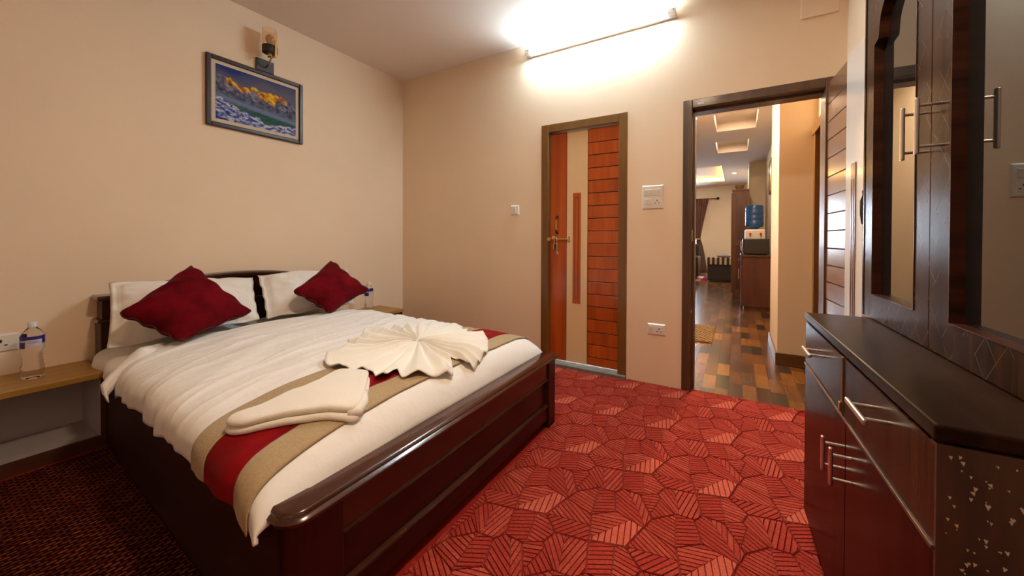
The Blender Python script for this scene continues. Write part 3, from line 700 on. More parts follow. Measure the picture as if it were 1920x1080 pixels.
# mattress under everything
mt = MB((1.1, -1.6, .3)).prism([(0.13, side_y(.13)+.04), (2.03, side_y(2.03)+.07), (2.03, -0.97), (0.13, -0.97)], 0.301, 0.435).build('mattress', M['sheet'], None, bevel=0.03, seg=3, smooth=True)
tag(mt, 'white mattress lying inside the bed frame under the bedding', 'mattress')
def sheet_pt(u, v):
    x = 0.118 + u*0.80
    y, z = bed_profile(x, v, 0.480, 0.385 - 0.03*math.sin(x*6) , 0, 0.022)
    z += 0.008*noise.noise(Vector((x*9, y*4, 9.0)))
    dr = 1-max(0, min(1, (z-.39)/.07))
    y += 0.010*dr*math.sin(x*23)
    return Vector((x, y, z))
tag(grid_mesh(sheet_pt, 50, 120, 'bed_sheet', M['sheet'], None, (0.5, -1.6, 0.48)), 'white bed sheet showing at the head of the bed under pillows', 'sheet')
DV = thing('duvet', 'large white wrinkled duvet covering the bed and drooping over its side', 'duvet', (1.3, -1.62, 0.36))
DO = (1.3, -1.62, 0.36)
def duvet_fn(u, v):
    x = 0.62 + 1.515*u + (0.05*math.sin(v*9)*(1-u)) + (0.10*(1-u)*(0 if v > .25 else (0.25-v)*4))
    p = duvet_point(x, v)
    if u < 0.02: p.z -= 0.022*(1-u/0.02)
    if u > 0.985: pass
    return p
grid_mesh(duvet_fn, 230, 230, 'cover', M['sheet'], DV, DO, 0.010)
# turned-back roll of the duvet at the near side by the pillows
def roll_fn(u, v):
    a = 2*PI*v; s = u
    x = 0.60 + 0.13*s + 0.016*math.sin(s*7); zc = 0.510 - 0.150*max(0, s-.35)/.65; y = side_y(x) + 0.17 - 0.235*min(1, s*1.15) 
    r = 0.020 + 0.010*math.sin(s*PI)
    return Vector((x + r*1.5*math.cos(a) + .004*math.sin(9*a+8*s), y - r*.4*math.sin(a), zc + r*math.sin(a)))
grid_mesh(roll_fn, 30, 20, 'turned_edge', M['sheet'], DV, DO, 0)

# --- runner
RN = thing('bed_runner', 'red velvet bed runner with beige borders laid across the foot of the bed', 'runner', (1.85, -1.62, 0.36))
RO = (1.85, -1.62, 0.36)
def runner_strip(xa, xb, name, mat, nu):
    def f(u, v):
        a = 0.008 + v*0.975
        sk = 0.12*max(0, 1-abs(v-.0)*1.0)      # slight skew across the bed
        x = xa + (xb-xa)*u + 0.035 - 0.085*v
        p = duvet_point(x, a); e = 1e-3
        q1 = duvet_point(x+e, a); q2 = duvet_point(x, min(1, a+e))
        nrm = (q2-p).cross(q1-p)
        if nrm.length > 0: nrm.normalize()
        if nrm.z < 0 and abs(nrm.z) > .3: nrm = -nrm
        c = Vector((0, 0, 1)) if nrm.length == 0 else nrm
        if (p.y < -2.2 and c.y > 0) or (p.y > -1.0 and c.y < 0): c = -c
        out = p + c*0.008
        if v < 0.03: out.z -= 0.012*(0.03-v)/0.03
        return out
    return grid_mesh(f, nu, 230, name, mat, RN, RO, 0.003)
runner_strip(1.665, 1.775, 'beige_border', M['runner_beige'], 12)
runner_strip(1.775, 1.965, 'red_centre', M['runner_red'], 20)
runner_strip(1.965, 2.058, 'beige_border', M['runner_beige'], 12)

# --- pillows: quad given by 4 corners (BL, BR, TR, TL), seen from +x
def pillow(name, label, C, thick, mat, flange=0.0, pinch=0.06, origin=None, seed=0, wr=0.006, cat='pillow', group=None, piping=None):
    C = [Vector(c) for c in C]; nrm = (C[1]-C[0]).cross(C[3]-C[0]).normalized()
    if nrm.x < 0: nrm = -nrm
    N = 44
    o = sum(C, Vector())/4
    def base(u, v):
        p = C[0]*(1-u)*(1-v) + C[1]*u*(1-v) + C[2]*u*v + C[3]*(1-u)*v
        cu = 4*u*(1-u); cvv = 4*v*(1-v)
        if piping: p = o + (p-o)*(1 - 0.055*(abs(2*u-1)*abs(2*v-1))**7)
        # concave edges
        du = (0.5-u); dv = (0.5-v)
        k = pinch
        p = p + (C[1]-C[0])*du*2*k*0.5*cvv*abs(2*du)**2 + (C[3]-C[0])*dv*2*k*0.5*cu*abs(2*dv)**2
        return p
    def h(u, v):
        fu = min(u, 1-u); fv = min(v, 1-v)
        a = max(0, (fu-flange))/(0.5-flange); b_ = max(0, (fv-flange))/(0.5-flange)
        s = (1-(1-a)**2.6)**0.6 * (1-(1-b_)**2.6)**0.6
        return s
    vs = []; fs = []
    for sgn in (1, -1):
        for i in range(N+1):
            for j in range(N+1):
                u, v = i/N, j/N
                hh = h(u, v)
                w = noise.fractal(Vector((u*5+seed, v*4, sgn)), 1.0, 2.0, 3)*wr + wr*1.2*(abs(noise.noise(Vector((u*9+v*3+seed, v*5, 3.0*sgn))))) * (1 - hh*0.5)
                edge = 1 if min(u, v, 1-u, 1-v) > 0 else 0
                fl = 0.008*math.sin((u*3+v*4)*6+seed)*(1-hh) 
                vs.append(base(u, v) + nrm*(sgn*(0.003*edge + thick*hh) + (w if hh > 0 else 0)*sgn*edge + fl))
    K = (N+1)*(N+1)
    for s in (0, 1):
        for i in range(N):
            for j in range(N):
                a = s*K + i*(N+1)+j; f = (a, a+1, a+N+2, a+N+1); fs.append(f if s else tuple(reversed(f)))
    root = thing(name, label, cat, tuple(o), 0, group) if piping else None
    mb = MB(tuple(o)); mb.add(vs, fs)
    me = bpy.data.meshes.new('pillowcase'); me.from_pydata(mb.v, [], mb.f)
    bm = bmesh.new(); bm.from_mesh(me); bmesh.ops.remove_doubles(bm, verts=bm.verts, dist=0.0004); bmesh.ops.recalc_face_normals(bm, faces=bm.faces); bm.to_mesh(me); bm.free()
    for p in me.polygons: p.use_smooth = True
    me.materials.append(mat)
    ob = bpy.data.objects.new('fabric' if piping else name, me); COL.objects.link(ob)
    if piping:
        ob.parent = root
        pts = []
        for k in range(41): pts.append(base(k/40, 0))
        for k in range(1, 41): pts.append(base(1, k/40))
        for k in range(1, 41): pts.append(base(1-k/40, 1))
        for k in range(1, 41): pts.append(base(0, 1-k/40))
        off = []
        for q_, p in enumerate(pts):
            u = (q_ % 40)/40; off.append(p)
        pt = []
        for q_, p in enumerate(off):
            s_ = q_/40
            if q_ <= 40: u, v = q_/40, 0
            elif q_ <= 80: u, v = 1, (q_-40)/40
            elif q_ <= 120: u, v = 1-(q_-80)/40, 1
            else: u, v = 0, 1-(q_-120)/40
            pt.append(p + nrm*0.008*math.sin((u*3+v*4)*6+seed))
        MB(tuple(o)).tube(pt, 0.0035, 8).build('piping', piping, root, smooth=True)
        return root
    ob.location = o
    return tag(ob, label, cat, group)
pillow('pillow', 'white pillow with flanged edge at the left of the headboard, behind a red cushion', [(0.430, -2.318, .505), (0.50, -1.655, .545), (0.135, -1.525, .785), (0.135, -2.245, .815)], 0.095, M['pillow'], 0.05, 0.03, seed=1, wr=0.016)
pillow('pillow', 'white pillow with flanged edge nearer the room corner, behind a red cushion', [(0.50, -1.615, .540), (0.50, -0.960, .540), (0.135, -0.755, .775), (0.135, -1.500, .797)], 0.095, M['pillow'], 0.05, 0.03, seed=5, wr=0.016)
# cushions: corners BL->bottom, BR->right, TR->top, TL->left (diamond)
pillow('velvet_cushion', 'dark red velvet cushion standing on its corner against the left pillow', [(0.735, -2.13, .545), (0.60, -1.735, .615), (0.42, -1.975, .915), (0.55, -2.310, .696)], 0.065, M['velvet'], 0.0, 0.09, seed=2, wr=0.004, cat='cushion', group=None, piping=M['velvet_trim'])
pillow('velvet_cushion', 'dark red velvet cushion standing on its corner against the right pillow', [(0.735, -1.33, .545), (0.60, -0.893, .648), (0.42, -1.112, .898), (0.60, -1.512, .712)], 0.06, M['velvet'], 0.0, 0.12, seed=8, wr=0.004, cat='cushion', group=None, piping=M['velvet_trim'])

# --- towels
def surf(x, y):
    # top of duvet + runner at (x,y)
    lo_, hi_ = 0.05, 0.95
    for _ in range(24):
        mid = (lo_+hi_)/2
        if duvet_point(x, mid).y < y: lo_ = mid
        else: hi_ = mid
    return duvet_point(x, lo_).z + 0.008
fan_pts = [(1.358,-1.518),(1.42,-1.467),(1.432,-1.393),(1.467,-1.344),(1.531,-1.249),(1.597,-1.193),(1.673,-1.101),(1.73,-1.125),(1.823,-1.217),(1.86,-1.22),(1.889,-1.177),(1.941,-1.207),(2.0,-1.287),(2.06,-1.366),(2.085,-1.461),(2.10,-1.531),(2.09,-1.56),(2.04,-1.574),(2.0,-1.585),(2.095,-1.68),(2.07,-1.74),(2.04,-1.793),(2.0,-1.855),(1.939,-1.829),(1.965,-1.905),(1.94,-1.921),(1.872,-1.89),(1.862,-1.916),(1.805,-1.945),(1.758,-1.92),(1.731,-1.937),(1.62,-1.93),(1.55,-1.87),(1.545,-1.768),(1.451,-1.69),(1.475,-1.633)]
FC = (1.765, -1.537)
pol = sorted([(math.atan2(y-FC[1], x-FC[0]), math.hypot(x-FC[0], y-FC[1])) for x, y in fan_pts])
def fanR(th):
    th = (th+PI) % (2*PI) - PI
    P_ = [(pol[-1][0]-2*PI, pol[-1][1])] + pol + [(pol[0][0]+2*PI, pol[0][1])]
    for (a, ra), (b_, rb) in zip(P_[:-1], P_[1:]):
        if a <= th <= b_:
            t = (th-a)/(b_-a+1e-9); t = t*t*(3-2*t); return ra+(rb-ra)*t
    return .3
NT, NR = 360, 30
vs = []; 
for i in range(NR+1):
    rho = 0.03 + 0.97*i/NR
    for k in range(NT):
        th = 2*PI*k/NT - PI
        tw = th + 0.25*math.sin(3*th)*0.3
        R = fanR(th)*rho
        x, y = FC[0] + R*math.cos(th), FC[1] + R*math.sin(th)
        ph = 22*tw + 2.2*math.sin(2*th+1) + 1.2*math.sin(5*th)
        pleat = 0.5*(1-abs(math.sin(ph*0.5)))**0.8 + 0.5*(0.5+0.5*math.cos(ph))
        # finer gathers close to the centre on the head side
        pleat2 = (0.5+0.5*math.sin(31*tw+2))
        hh = 0.006 + 0.028*math.exp(-(rho/0.32)**2) + pleat*(0.015+0.013*math.sin(min(1, rho*1.1)*PI*.5)) * min(1, rho*3.2) + pleat2*0.008*(1-rho)
        hh += 0.012*noise.noise(Vector((x*9, y*9, 3)))*rho
        if rho < .12: hh += 0.012*math.sin(5*th)*(1-rho/.12) - 0.012*(1-rho/.12)
        vs.append((x, y, surf(x, y) + max(0.004, hh)))
fs = [(i*NT+k, i*NT+(k+1) % NT, (i+1)*NT+(k+1) % NT, (i+1)*NT+k) for i in range(NR) for k in range(NT)] + [tuple(reversed(range(NT)))]
fz = MB((FC[0], FC[1], 0.53)); fz.add(vs, fs)
ft = fz.build('fan_folded_towel', M['towel'], None, smooth=True)
s_ = ft.modifiers.new('s', 'SOLIDIFY'); s_.thickness = 0.004; s_.offset = -1
tag(ft, 'white towel pleated into a round fan in the middle of the bed', 'towel')

outl = [(1.775,-2.352),(1.80,-2.362),(1.86,-2.345),(1.93,-2.280),(2.01,-2.20),(2.065,-2.150),(2.085,-2.105),(2.02,-2.03),(1.925,-1.945),(1.905,-1.935),(1.85,-1.965),(1.80,-1.995),(1.812,-2.05),(1.83,-2.106),(1.818,-2.19),(1.812,-2.28),(1.79,-2.325)]
def smooth_out(P, it=2):
    for _ in range(it):
        Q = []
        for i in range(len(P)):
            a, b_ = P[i], P[(i+1) % len(P)]
            Q += [(a[0]*.75+b_[0]*.25, a[1]*.75+b_[1]*.25), (a[0]*.25+b_[0]*.75, a[1]*.25+b_[1]*.75)]
        P = Q
    return P
FT = thing('folded_towel', 'white hand towel folded into an L shape on the bed runner', 'towel', (1.93, -2.16, 0.52))
FO = (1.93, -2.16, 0.52)
def puff(P, dz0, th, name, parent, shift=(0, 0)):
    cx = sum(p[0] for p in P)/len(P); cy = sum(p[1] for p in P)/len(P)
    rings = []
    for k, (sc, zf) in enumerate([(0.5, 0), (0.965, 0), (0.992, .18), (1.0, .5), (0.99, .82), (0.955, 1.0), (0.85, 1.03), (0.65, 1.06), (0.4, 1.06), (0.15, 1.05)]):
        r_ = []
        for p in P:
            x = cx+(p[0]-cx)*sc+shift[0]; y = cy+(p[1]-cy)*sc+shift[1]
            r_.append((x, y, max(surf(x, y), .45) + dz0 + th*zf + (0.003*noise.noise(Vector((x*20, y*20, 1))) if zf > .5 else 0)))
        rings.append(r_)
    n = len(P); vs = [p for r_ in rings for p in r_]
    fs = [(i*n+k, i*n+(k+1) % n, (i+1)*n+(k+1) % n, (i+1)*n+k) for i in range(len(rings)-1) for k in range(n)] + [tuple(reversed(range(n))), tuple(range((len(rings)-1)*n, len(rings)*n))]
    return MB(FO).add(vs, fs).build(name, M['towel'], parent, smooth=True)
P_ = smooth_out(outl)
puff(P_, 0.002, 0.018, 'lower_fold', FT)
puff(smooth_out([(x-.012*(x > 1.9), y+0.004) for x, y in outl]), 0.0215, 0.019, 'upper_fold', FT)
# rounded fold joining the layers at the bend
bx = [(2.060, -2.135), (2.070, -2.105), (2.045, -2.065), (2.01, -2.03)]
jn = MB(FO); jn.tube([(x-0.006, y, surf(x, y)+0.021) for x, y in bx], [0.010, 0.019, 0.018, 0.010], 12)
jn.build('bend', M['towel'], FT, smooth=True)

# ================================================================== nightstands
def nightstand(label, y0, y1, loc):
    t = thing('nightstand', label, 'nightstand', loc); o = loc
    MB(o).box(0.0, 0.352, y0, y1, 0.355, 0.383).build('top', M['oak'], t, bevel=0.002)
    for a in (y0, y1-0.018):
        MB(o).box(0.002, 0.335, a, a+0.018, 0.0, 0.355).build('side_panel', M['ns_side'], t)
    MB(o).box(0.320, 0.342, y0, y1, 0.0, 0.058).build('kick_board', M['ns_side'], t)
    MB(o).box(0.012, 0.330, y0+0.018, y1-0.018, 0.040, 0.056).build('shelf_floor', M['ns_white'], t)
    MB(o).box(0.002, 0.012, y0+0.018, y1-0.018, 0.040, 0.355).build('back_panel', M['ns_white'], t)
    for a in (y0+0.018, y1-0.022):
        MB(o).box(0.012, 0.330, a, a+0.004, 0.056, 0.354).build('side_lining', M['ns_white'], t)
    return t
nightstand('open wooden nightstand with honey top at the near side of the bed, under the socket', -2.95, -2.300, (0.0, -2.61, 0))
nightstand('open wooden nightstand with honey top in the far corner beyond the bed', -0.865, -0.315, (0.0, -0.59, 0))

# ================================================================== water bottles
def bottle(label, loc):
    t = thing('water_bottle', label, 'bottle', loc)
    pr = [(0.004, 0.004), (0.030, 0.0), (0.036, 0.004), (0.0385, 0.012)]
    for k in range(7):
        z = 0.018 + k*0.013
        pr += [(0.0385 - (0.0008*k if k > 3 else 0), z), (0.0360 - (0.0008*k if k > 3 else 0), z+0.0065)]
    pr += [(0.034, 0.112), (0.0325, 0.124), (0.0345, 0.137), (0.0385, 0.146), (0.0385, 0.200), (0.036, 0.212), (0.029, 0.226), (0.020, 0.238), (0.0145, 0.245), (0.0135, 0.262)]
    MB().lathe(pr, seg=36).build('body', M['pet'], t, smooth=True, auto=1.2)
    cp_ = MB().lathe([(0.0155, 0.248), (0.0155, 0.268), (0.014, 0.271), (0.003, 0.2712)], seg=24).build('cap', M['white_cap'], t, smooth=True, auto=.6)
    # label band: coloured patches on a cylinder
    R = 0.0391
    def band(a0, a1, z0, z1, r, name, mat, par):
        n_ = 20; vs = []
        for k in range(n_+1):
            a = math.radians(a0 + (a1-a0)*k/n_)
            for z, rr in ((z0, r), (z1, r), (z1, r-0.0006), (z0, r-0.0006)): vs.append((rr*math.cos(a), rr*math.sin(a), z))
        fs = [(k*4+s, k*4+(s+1) % 4, (k+1)*4+(s+1) % 4, (k+1)*4+s) for k in range(n_) for s in range(4)] + [(0, 1, 2, 3), (n_*4+3, n_*4+2, n_*4+1, n_*4)]
        return MB().add(vs, fs).build(name, mat, par, smooth=True, auto=.8)
    lb = band(-185, 120, 0.168, 0.206, R, 'label', M['label_purple'], t)
    band(-55, 25, 0.160, 0.190, R+0.0008, 'label_panel', M['label_white'], lb)
    band(-95, -57, 0.181, 0.188, R+0.0006, 'label_panel', M['label_white'], lb)
    band(-40, 5, 0.181, 0.1825, R+0.0014, 'label_text', M['label_ink'], lb)
    band(-45, 12, 0.175, 0.1765, R+0.0014, 'label_text', M['label_ink'], lb)
    band(-150, -57, 0.150, 0.170, R, 'label_band', M['label_purple'], lb)
    return t
b1 = bottle('clear plastic water bottle with purple label on the near nightstand', (0.175, -2.512, 0.383)); b1.rotation_euler.z = 0.25
b2 = copy_tree(b1); b2.location = (0.19, -0.585, 0.383); b2.rotation_euler.z = 0.3
b2['label'] = 'clear plastic water bottle with purple label on far nightstand behind the cushion'

GR = {'pillow': 'white pillows at the headboard', 'velvet_cushion': 'red velvet cushions on the bed', 'nightstand': 'nightstands beside the bed',
      'water_bottle': 'water bottles on the nightstands', 'fluorescent_tube_light': 'tube lights on the walls', 'wall_socket': 'wall sockets'}
for o in bpy.data.objects:
    if not o.parent and o.name.split('.')[0] in GR: o['group'] = GR[o.name.split('.')[0]]

# ================================================================== lower cabinet (local: +x into wall, -y towards the camera)
LC = thing('sideboard_cabinet', 'dark brown low cabinet with drawers and speckled end panel by right wall', 'cabinet', (3.318, -1.140, 0), 0.036)
LL = -0.95
MB().box(0.018, 0.56, LL+0.018, 0, 0.0, 0.772).build('carcass', M['cab'], LC)
MB().box(-0.003, 0.56, LL-0.002, 0.004, 0.776, 0.800).build('worktop', M['counter'], LC, bevel=0.004)
ep = MB().box(0.0, 0.56, LL, LL+0.018, 0.0, 0.772).build('end_panel', M['chip'], LC)
rr = random.Random(11); fl = MB()
for k in range(800):
    x = rr.uniform(0.01, 0.40); z = rr.uniform(0.20, 0.76); s = rr.uniform(0.0007, 0.0024)*(1.3 if rr.random() < .2 else 1); t_ = rr.uniform(-.4, .4)
    pts = [(-1.0, .9), (-.45, 1.35), (0, .8), (.5, 1.3), (1.0, .8), (.15, -1.5)]
    P2 = [(x + s*(a*math.cos(t_)-b_*math.sin(t_)), z + s*(a*math.sin(t_)+b_*math.cos(t_))) for a, b_ in pts]
    fl.add([(a, LL-0.0006, b_) for a, b_ in P2] + [(a, LL+0.0004, b_) for a, b_ in P2], [tuple(range(6)), tuple(reversed(range(6, 12)))] + [(i, (i+1) % 6, 6+(i+1) % 6, 6+i) for i in range(6)])
f_ = fl.build('pale_flecks', M['chip_pale'], ep); f_['kind'] = 'stuff'
SPL = -0.475
def bar_handle(parent, a, b_, out, r=0.0055, nrm=-1, name='handle', inset=0.18):
    # a,b on the front plane (x=0), bar stands off by out
    a = Vector(a); b_ = Vector(b_); d = (b_-a)
    h_ = MB()
    # slightly flattened bar
    A = a + Vector((-out, 0, 0)); B = b_ + Vector((-out, 0, 0))
    if abs(d.z) > abs(d.y): h_.box(-out-0.004, -out+0.004, a.y-r, a.y+r, min(a.z, b_.z), max(a.z, b_.z))
    else: h_.box(-out-0.004, -out+0.004, min(a.y, b_.y), max(a.y, b_.y), a.z-r, a.z+r)
    o = h_.build(name, M['steel'], parent, bevel=0.0025, seg=2)
    for t_ in (inset, 1-inset):
        p = a + d*t_; MB().tube([(p.x, p.y, p.z), (-out, p.y, p.z)], 0.0035, 10).build('standoff', M['steel'], o, smooth=True, auto=.8)
    return o
dz0, dz1 = 0.622, 0.768
dr1 = MB().box(0.0, 0.018, SPL+0.012, -0.002, dz0, dz1).build('drawer', M['cab'], LC, bevel=0.002)
dr2 = MB().box(0.0, 0.018, LL+0.004, SPL-0.014, dz0, dz1).build('drawer', M['cab'], LC, bevel=0.002)
ts = MB().box(-0.003, 0.016, SPL-0.010, SPL+0.008, dz0+0.002, dz1).build('drawer_divider', M['frame_dark'], LC, bevel=0.001)
MB().box(-0.008, -0.003, SPL-0.006, SPL+0.004, dz0+0.004, dz0+0.030).build('catch', M['brass'], ts, bevel=0.001)
MB().box(-0.004, 0.012, LL+0.004, -0.002, dz0-0.010, dz0-0.003).build('ledge_strip', M['frame_dark'], LC, bevel=0.001)
lkx = 0.5*(-1.64-1.14)
DSP = -0.505
do1 = MB().box(0.0, 0.018, DSP+0.002, -0.002, 0.075, dz0-0.012).build('door', M['cab_red'], LC, bevel=0.002)
do2 = MB().box(0.0, 0.018, LL+0.004, DSP-0.002, 0.075, dz0-0.012).build('door', M['cab_red'], LC, bevel=0.002)
MB().box(0.030, 0.05, LL+0.018, 0, 0.0, 0.075).build('plinth', M['cab_red'], LC)
bar_handle(dr1, (0, -0.180, 0.712), (0, -0.290, 0.712), 0.036)
bar_handle(dr2, (0, -0.665, 0.722), (0, -0.785, 0.722), 0.036)
bar_handle(do1, (0, DSP+0.035, 0.462), (0, DSP+0.035, 0.552), 0.038)
bar_handle(do2, (0, DSP-0.045, 0.468), (0, DSP-0.045, 0.560), 0.038)

# ================================================================== upper cabinet
UC = thing('glass_door_cabinet', 'tall dark brown wall cabinet with arched glass doors standing on the sideboard', 'cabinet', (3.491, -1.060, 0.800), 0.022)
UL = -1.02; TOPZ = 1.20
MB().box(0.034, 0.35, UL, 0, 0.0, TOPZ).build('carcass', M['cab'], UC)
MB().box(-0.002, 0.030, -0.012, 0.0, 0.0, TOPZ).build('side_edge', M['cab'], UC)
MB().box(-0.02, 0.36, UL-0.02, 0.01, TOPZ, TOPZ+0.06).build('cornice', M['cab'], UC, bevel=0.008, seg=3)
def arch_loop(y0, y1, z0, zs, zp):
    # opening outline (y from far y0 to near y1, both negative): starts bottom far, goes up, arch, down
    w = y1-y0; s = abs(w)
    dy = -1
    pts = [(y0, z0), (y0, zs)]
    a = y0 + dy*0.040; pts.append((a, zs+0.006)); pts.append((a-0.004, zs+0.022))
    mid = (y0+y1)/2; n_ = 12
    ya_ = a-0.006; za_ = zs+0.030
    for k in range(1, n_+1):
        t_ = k/n_*PI/2
        pts.append((ya_ + (mid-ya_)*(1-math.cos(t_)), za_ + (zp-za_)*math.sin(t_)))
    rgt = [(2*mid-y, z) for y, z in reversed(pts[:-1])]
    return pts + rgt
def cab_door(y0, y1, gy0, gy1, hy):
    x0, x1 = 0.0, 0.019
    z0, z1 = 0.003, 1.128
    inner = arch_loop(gy0, gy1, 0.082, 0.925, 1.05)
    # outer loop: project each inner point to the rectangle
    cyy = (gy0+gy1)/2; czz = 0.55; outer = []
    for (y, z) in inner:
        dy, dz = y-cyy, z-czz
        ty = ((y0 if dy > 0 else y1)-cyy)/dy if abs(dy) > 1e-6 else 1e9
        tz = ((z1 if dz > 0 else z0)-czz)/dz if abs(dz) > 1e-6 else 1e9
        t_ = min(ty, tz); outer.append((cyy+dy*t_, czz+dz*t_))
    # insert exact rectangle corners by snapping nearest
    for cyr, czr in ((y0, z0), (y0, z1), (y1, z0), (y1, z1)):
        k = min(range(len(outer)), key=lambda i: (outer[i][0]-cyr)**2+(outer[i][1]-czr)**2); outer[k] = (cyr, czr)
    n_ = len(inner)
    def ring(inn, out, xa, xb, name, mat, par, **kw):
        vs = [(xa, y, z) for y, z in inn] + [(xa, y, z) for y, z in out] + [(xb, y, z) for y, z in inn] + [(xb, y, z) for y, z in out]
        fs = []
        for k in range(n_):
            j = (k+1) % n_
            fs += [(k, j, n_+j, n_+k), (2*n_+j, 2*n_+k, 3*n_+k, 3*n_+j), (k, 2*n_+k, 2*n_+j, j), (n_+j, 3*n_+j, 3*n_+k, n_+k)]
        return MB().add(vs, fs).build(name, mat, par, **kw)
    d = ring(inner, outer, x0, x1, 'door', M['cab_door'], UC)
    # moulding around the opening
    big = []
    for k, (y, z) in enumerate(inner):
        dy, dz = y-cyy, z-czz; l_ = math.hypot(dy, dz)
        big.append((y + 0.0*dy/l_, z))
    small = [(cyy+(y-cyy)*0.985, czz+(z-czz)*0.994) for y, z in inner]
    ring(small, inner, -0.002, 0.030, 'arch_moulding', M['cab_h'], d)
    # glass pane
    gx = lambda y: 0.0225 + 0.015*abs(y-gy0)
    vs = [(gx(y), y, z) for y, z in small] + [(gx(y)+0.003, y, z) for y, z in small]
    MB().add(vs, [tuple(range(n_)), tuple(reversed(range(n_, 2*n_)))] + [(k, (k+1) % n_, n_+(k+1) % n_, n_+k) for k in range(n_)]).build('glass_pane', M['tint'], d)
    h_ = bar_handle(d, (0, hy, 0.470), (0, hy, 0.604), 0.042, r=0.006, inset=0.14)
    return d
# laminate with a diamond lattice engraved
def lattice_mat():
    m = wood('cabinet_door_lattice', (0.012, 0.0045, 0.0025, 1), (0.060, 0.023, 0.011, 1), 'z', 22, 0.04, 0.26, coat=0.0, bump=0.0, spec=0.16)
    nt = m.node_tree; L = nt.links; b = nt.nodes['Principled BSDF']
    tc = nt.nodes.new('ShaderNodeTexCoord'); sx = nt.nodes.new('ShaderNodeSeparateXYZ'); L.new(tc.outputs['Object'], sx.inputs[0])
    outs = []
    for sg in (1, -1):
        a = nt.nodes.new('ShaderNodeMath'); a.operation = 'MULTIPLY_ADD'; L.new(sx.outputs['Y'], a.inputs[0]); a.inputs[1].default_value = 1.25*sg; L.new(sx.outputs['Z'], a.inputs[2])
        d = nt.nodes.new('ShaderNodeMath'); d.operation = 'PINGPONG'; d.inputs[1].default_value = 0.042; L.new(a.outputs[0], d.inputs[0])
        c = nt.nodes.new('ShaderNodeMath'); c.operation = 'LESS_THAN'; c.inputs[1].default_value = 0.0012; L.new(d.outputs[0], c.inputs[0]); outs.append(c)
    mx = nt.nodes.new('ShaderNodeMath'); mx.operation = 'MAXIMUM'; L.new(outs[0].outputs[0], mx.inputs[0]); L.new(outs[1].outputs[0], mx.inputs[1])
    n = nt.nodes.new('ShaderNodeTexNoise'); n.inputs['Scale'].default_value = 9; L.new(tc.outputs['Object'], n.inputs['Vector'])
    g = nt.nodes.new('ShaderNodeMath'); g.operation = 'GREATER_THAN'; g.inputs[1].default_value = 0.48; L.new(n.outputs[0], g.inputs[0])
    mu = nt.nodes.new('ShaderNodeMath'); mu.operation = 'MULTIPLY'; L.new(mx.outputs[0], mu.inputs[0]); L.new(g.outputs[0], mu.inputs[1])
    mix = nt.nodes.new('ShaderNodeMix'); mix.data_type = 'RGBA'
    src = b.inputs['Base Color'].links[0].from_socket
    L.new(mu.outputs[0], mix.inputs[0]); L.new(src, mix.inputs[6]); mix.inputs[7].default_value = (0.10, 0.07, 0.05, 1); L.new(mix.outputs[2], b.inputs['Base Color'])
    bp = nt.nodes.new('ShaderNodeBump'); bp.invert = True; bp.inputs['Strength'].default_value = 0.5; bp.inputs['Distance'].default_value = 0.002
    L.new(mu.outputs[0], bp.inputs['Height']); L.new(bp.outputs[0], b.inputs['Normal'])
    return m
M['cab_door'] = lattice_mat(); M['cab_door'].node_tree.nodes['Principled BSDF'].inputs['IOR'].default_value = 1.3
cab_door(-0.014, -0.506, -0.095, -0.425, -0.478)
cab_door(-0.510, -1.016, -0.605, -0.935, -0.560)

# ================================================================== corridor and living room beyond the open door
HC = 2.55
FC_ = struct('floor_corridor', MB().box(-0.5, 4.2, 0.045, 9.3, -0.05, -0.004), M['door_gap'])
pcol = [(0.14, 0.056, 0.016), (0.20, 0.08, 0.020), (0.085, 0.036, 0.014), (0.030, 0.021, 0.016), (0.115, 0.055, 0.028), (0.26, 0.115, 0.024), (0.05, 0.033, 0.022)]
pm = [wood('parquet_%s' % nm, tuple(c*0.75 for c in cc)+(1,), tuple(c*1.2 for c in cc)+(1,), 'y', 30, 0.08, 0.24, coat=0.0, spec=0.35, per_obj=0.06) for nm, cc in zip(['tan', 'honey', 'brown', 'charcoal', 'rosy', 'amber', 'grey'], pcol)]
PW, PL = 0.085, 0.300
meshes = {}
rp = random.Random(5); cnt = 0
rest = [MB() for _ in pm]
cols_ = int((3.64-2.46)/PW) + 1
for ci in range(-30, cols_):
    x0 = 2.46 + ci*PW; off = rp.choice([0, 0.1, 0.2, .05, .15]); last = -1
    colbias = rp.random()
    yy = 0.045
    first = True
    while yy < 9.2:
        L_ = (PL - off) if first else PL; first = False
        y1_ = min(9.2, yy+L_); x1_ = min(x0+PW, 3.66)
        k = rp.choices(range(7), [4, 3, 3, 3.0, 2.5, 1.2, 2])[0]
        if k == last: k = (k+2) % 7
        last = k
        if x1_-x0 > 0.01:
            if ci >= 0 and yy < 5.3 and cnt < 285 and L_ == PL and x0+PW <= 3.66 and not (x0 > 3.42 and yy > 1.1):
                if k not in meshes:
                    o = MB((0, 0, 0)).box(0.0007, PW-0.0007, 0.0007, PL-0.0007, -0.004, 0.0).build('plank', pm[k], FC_); meshes[k] = o
                else:
                    o = meshes[k].copy(); COL.objects.link(o)
                o.location = (x0, yy, 0); cnt += 1
            elif x0 > -0.2 and not (x0 < 2.3 and yy < 2.4):
                rest[k].box(x0+0.0007, x1_-0.0007, yy+0.0007, y1_-0.0007, -0.004, 0.0)
        yy = y1_
for k, r_ in enumerate(rest):
    if r_.v:
        o = r_.build('plank_field', pm[k], FC_); o['kind'] = 'stuff'
print('planks', cnt)

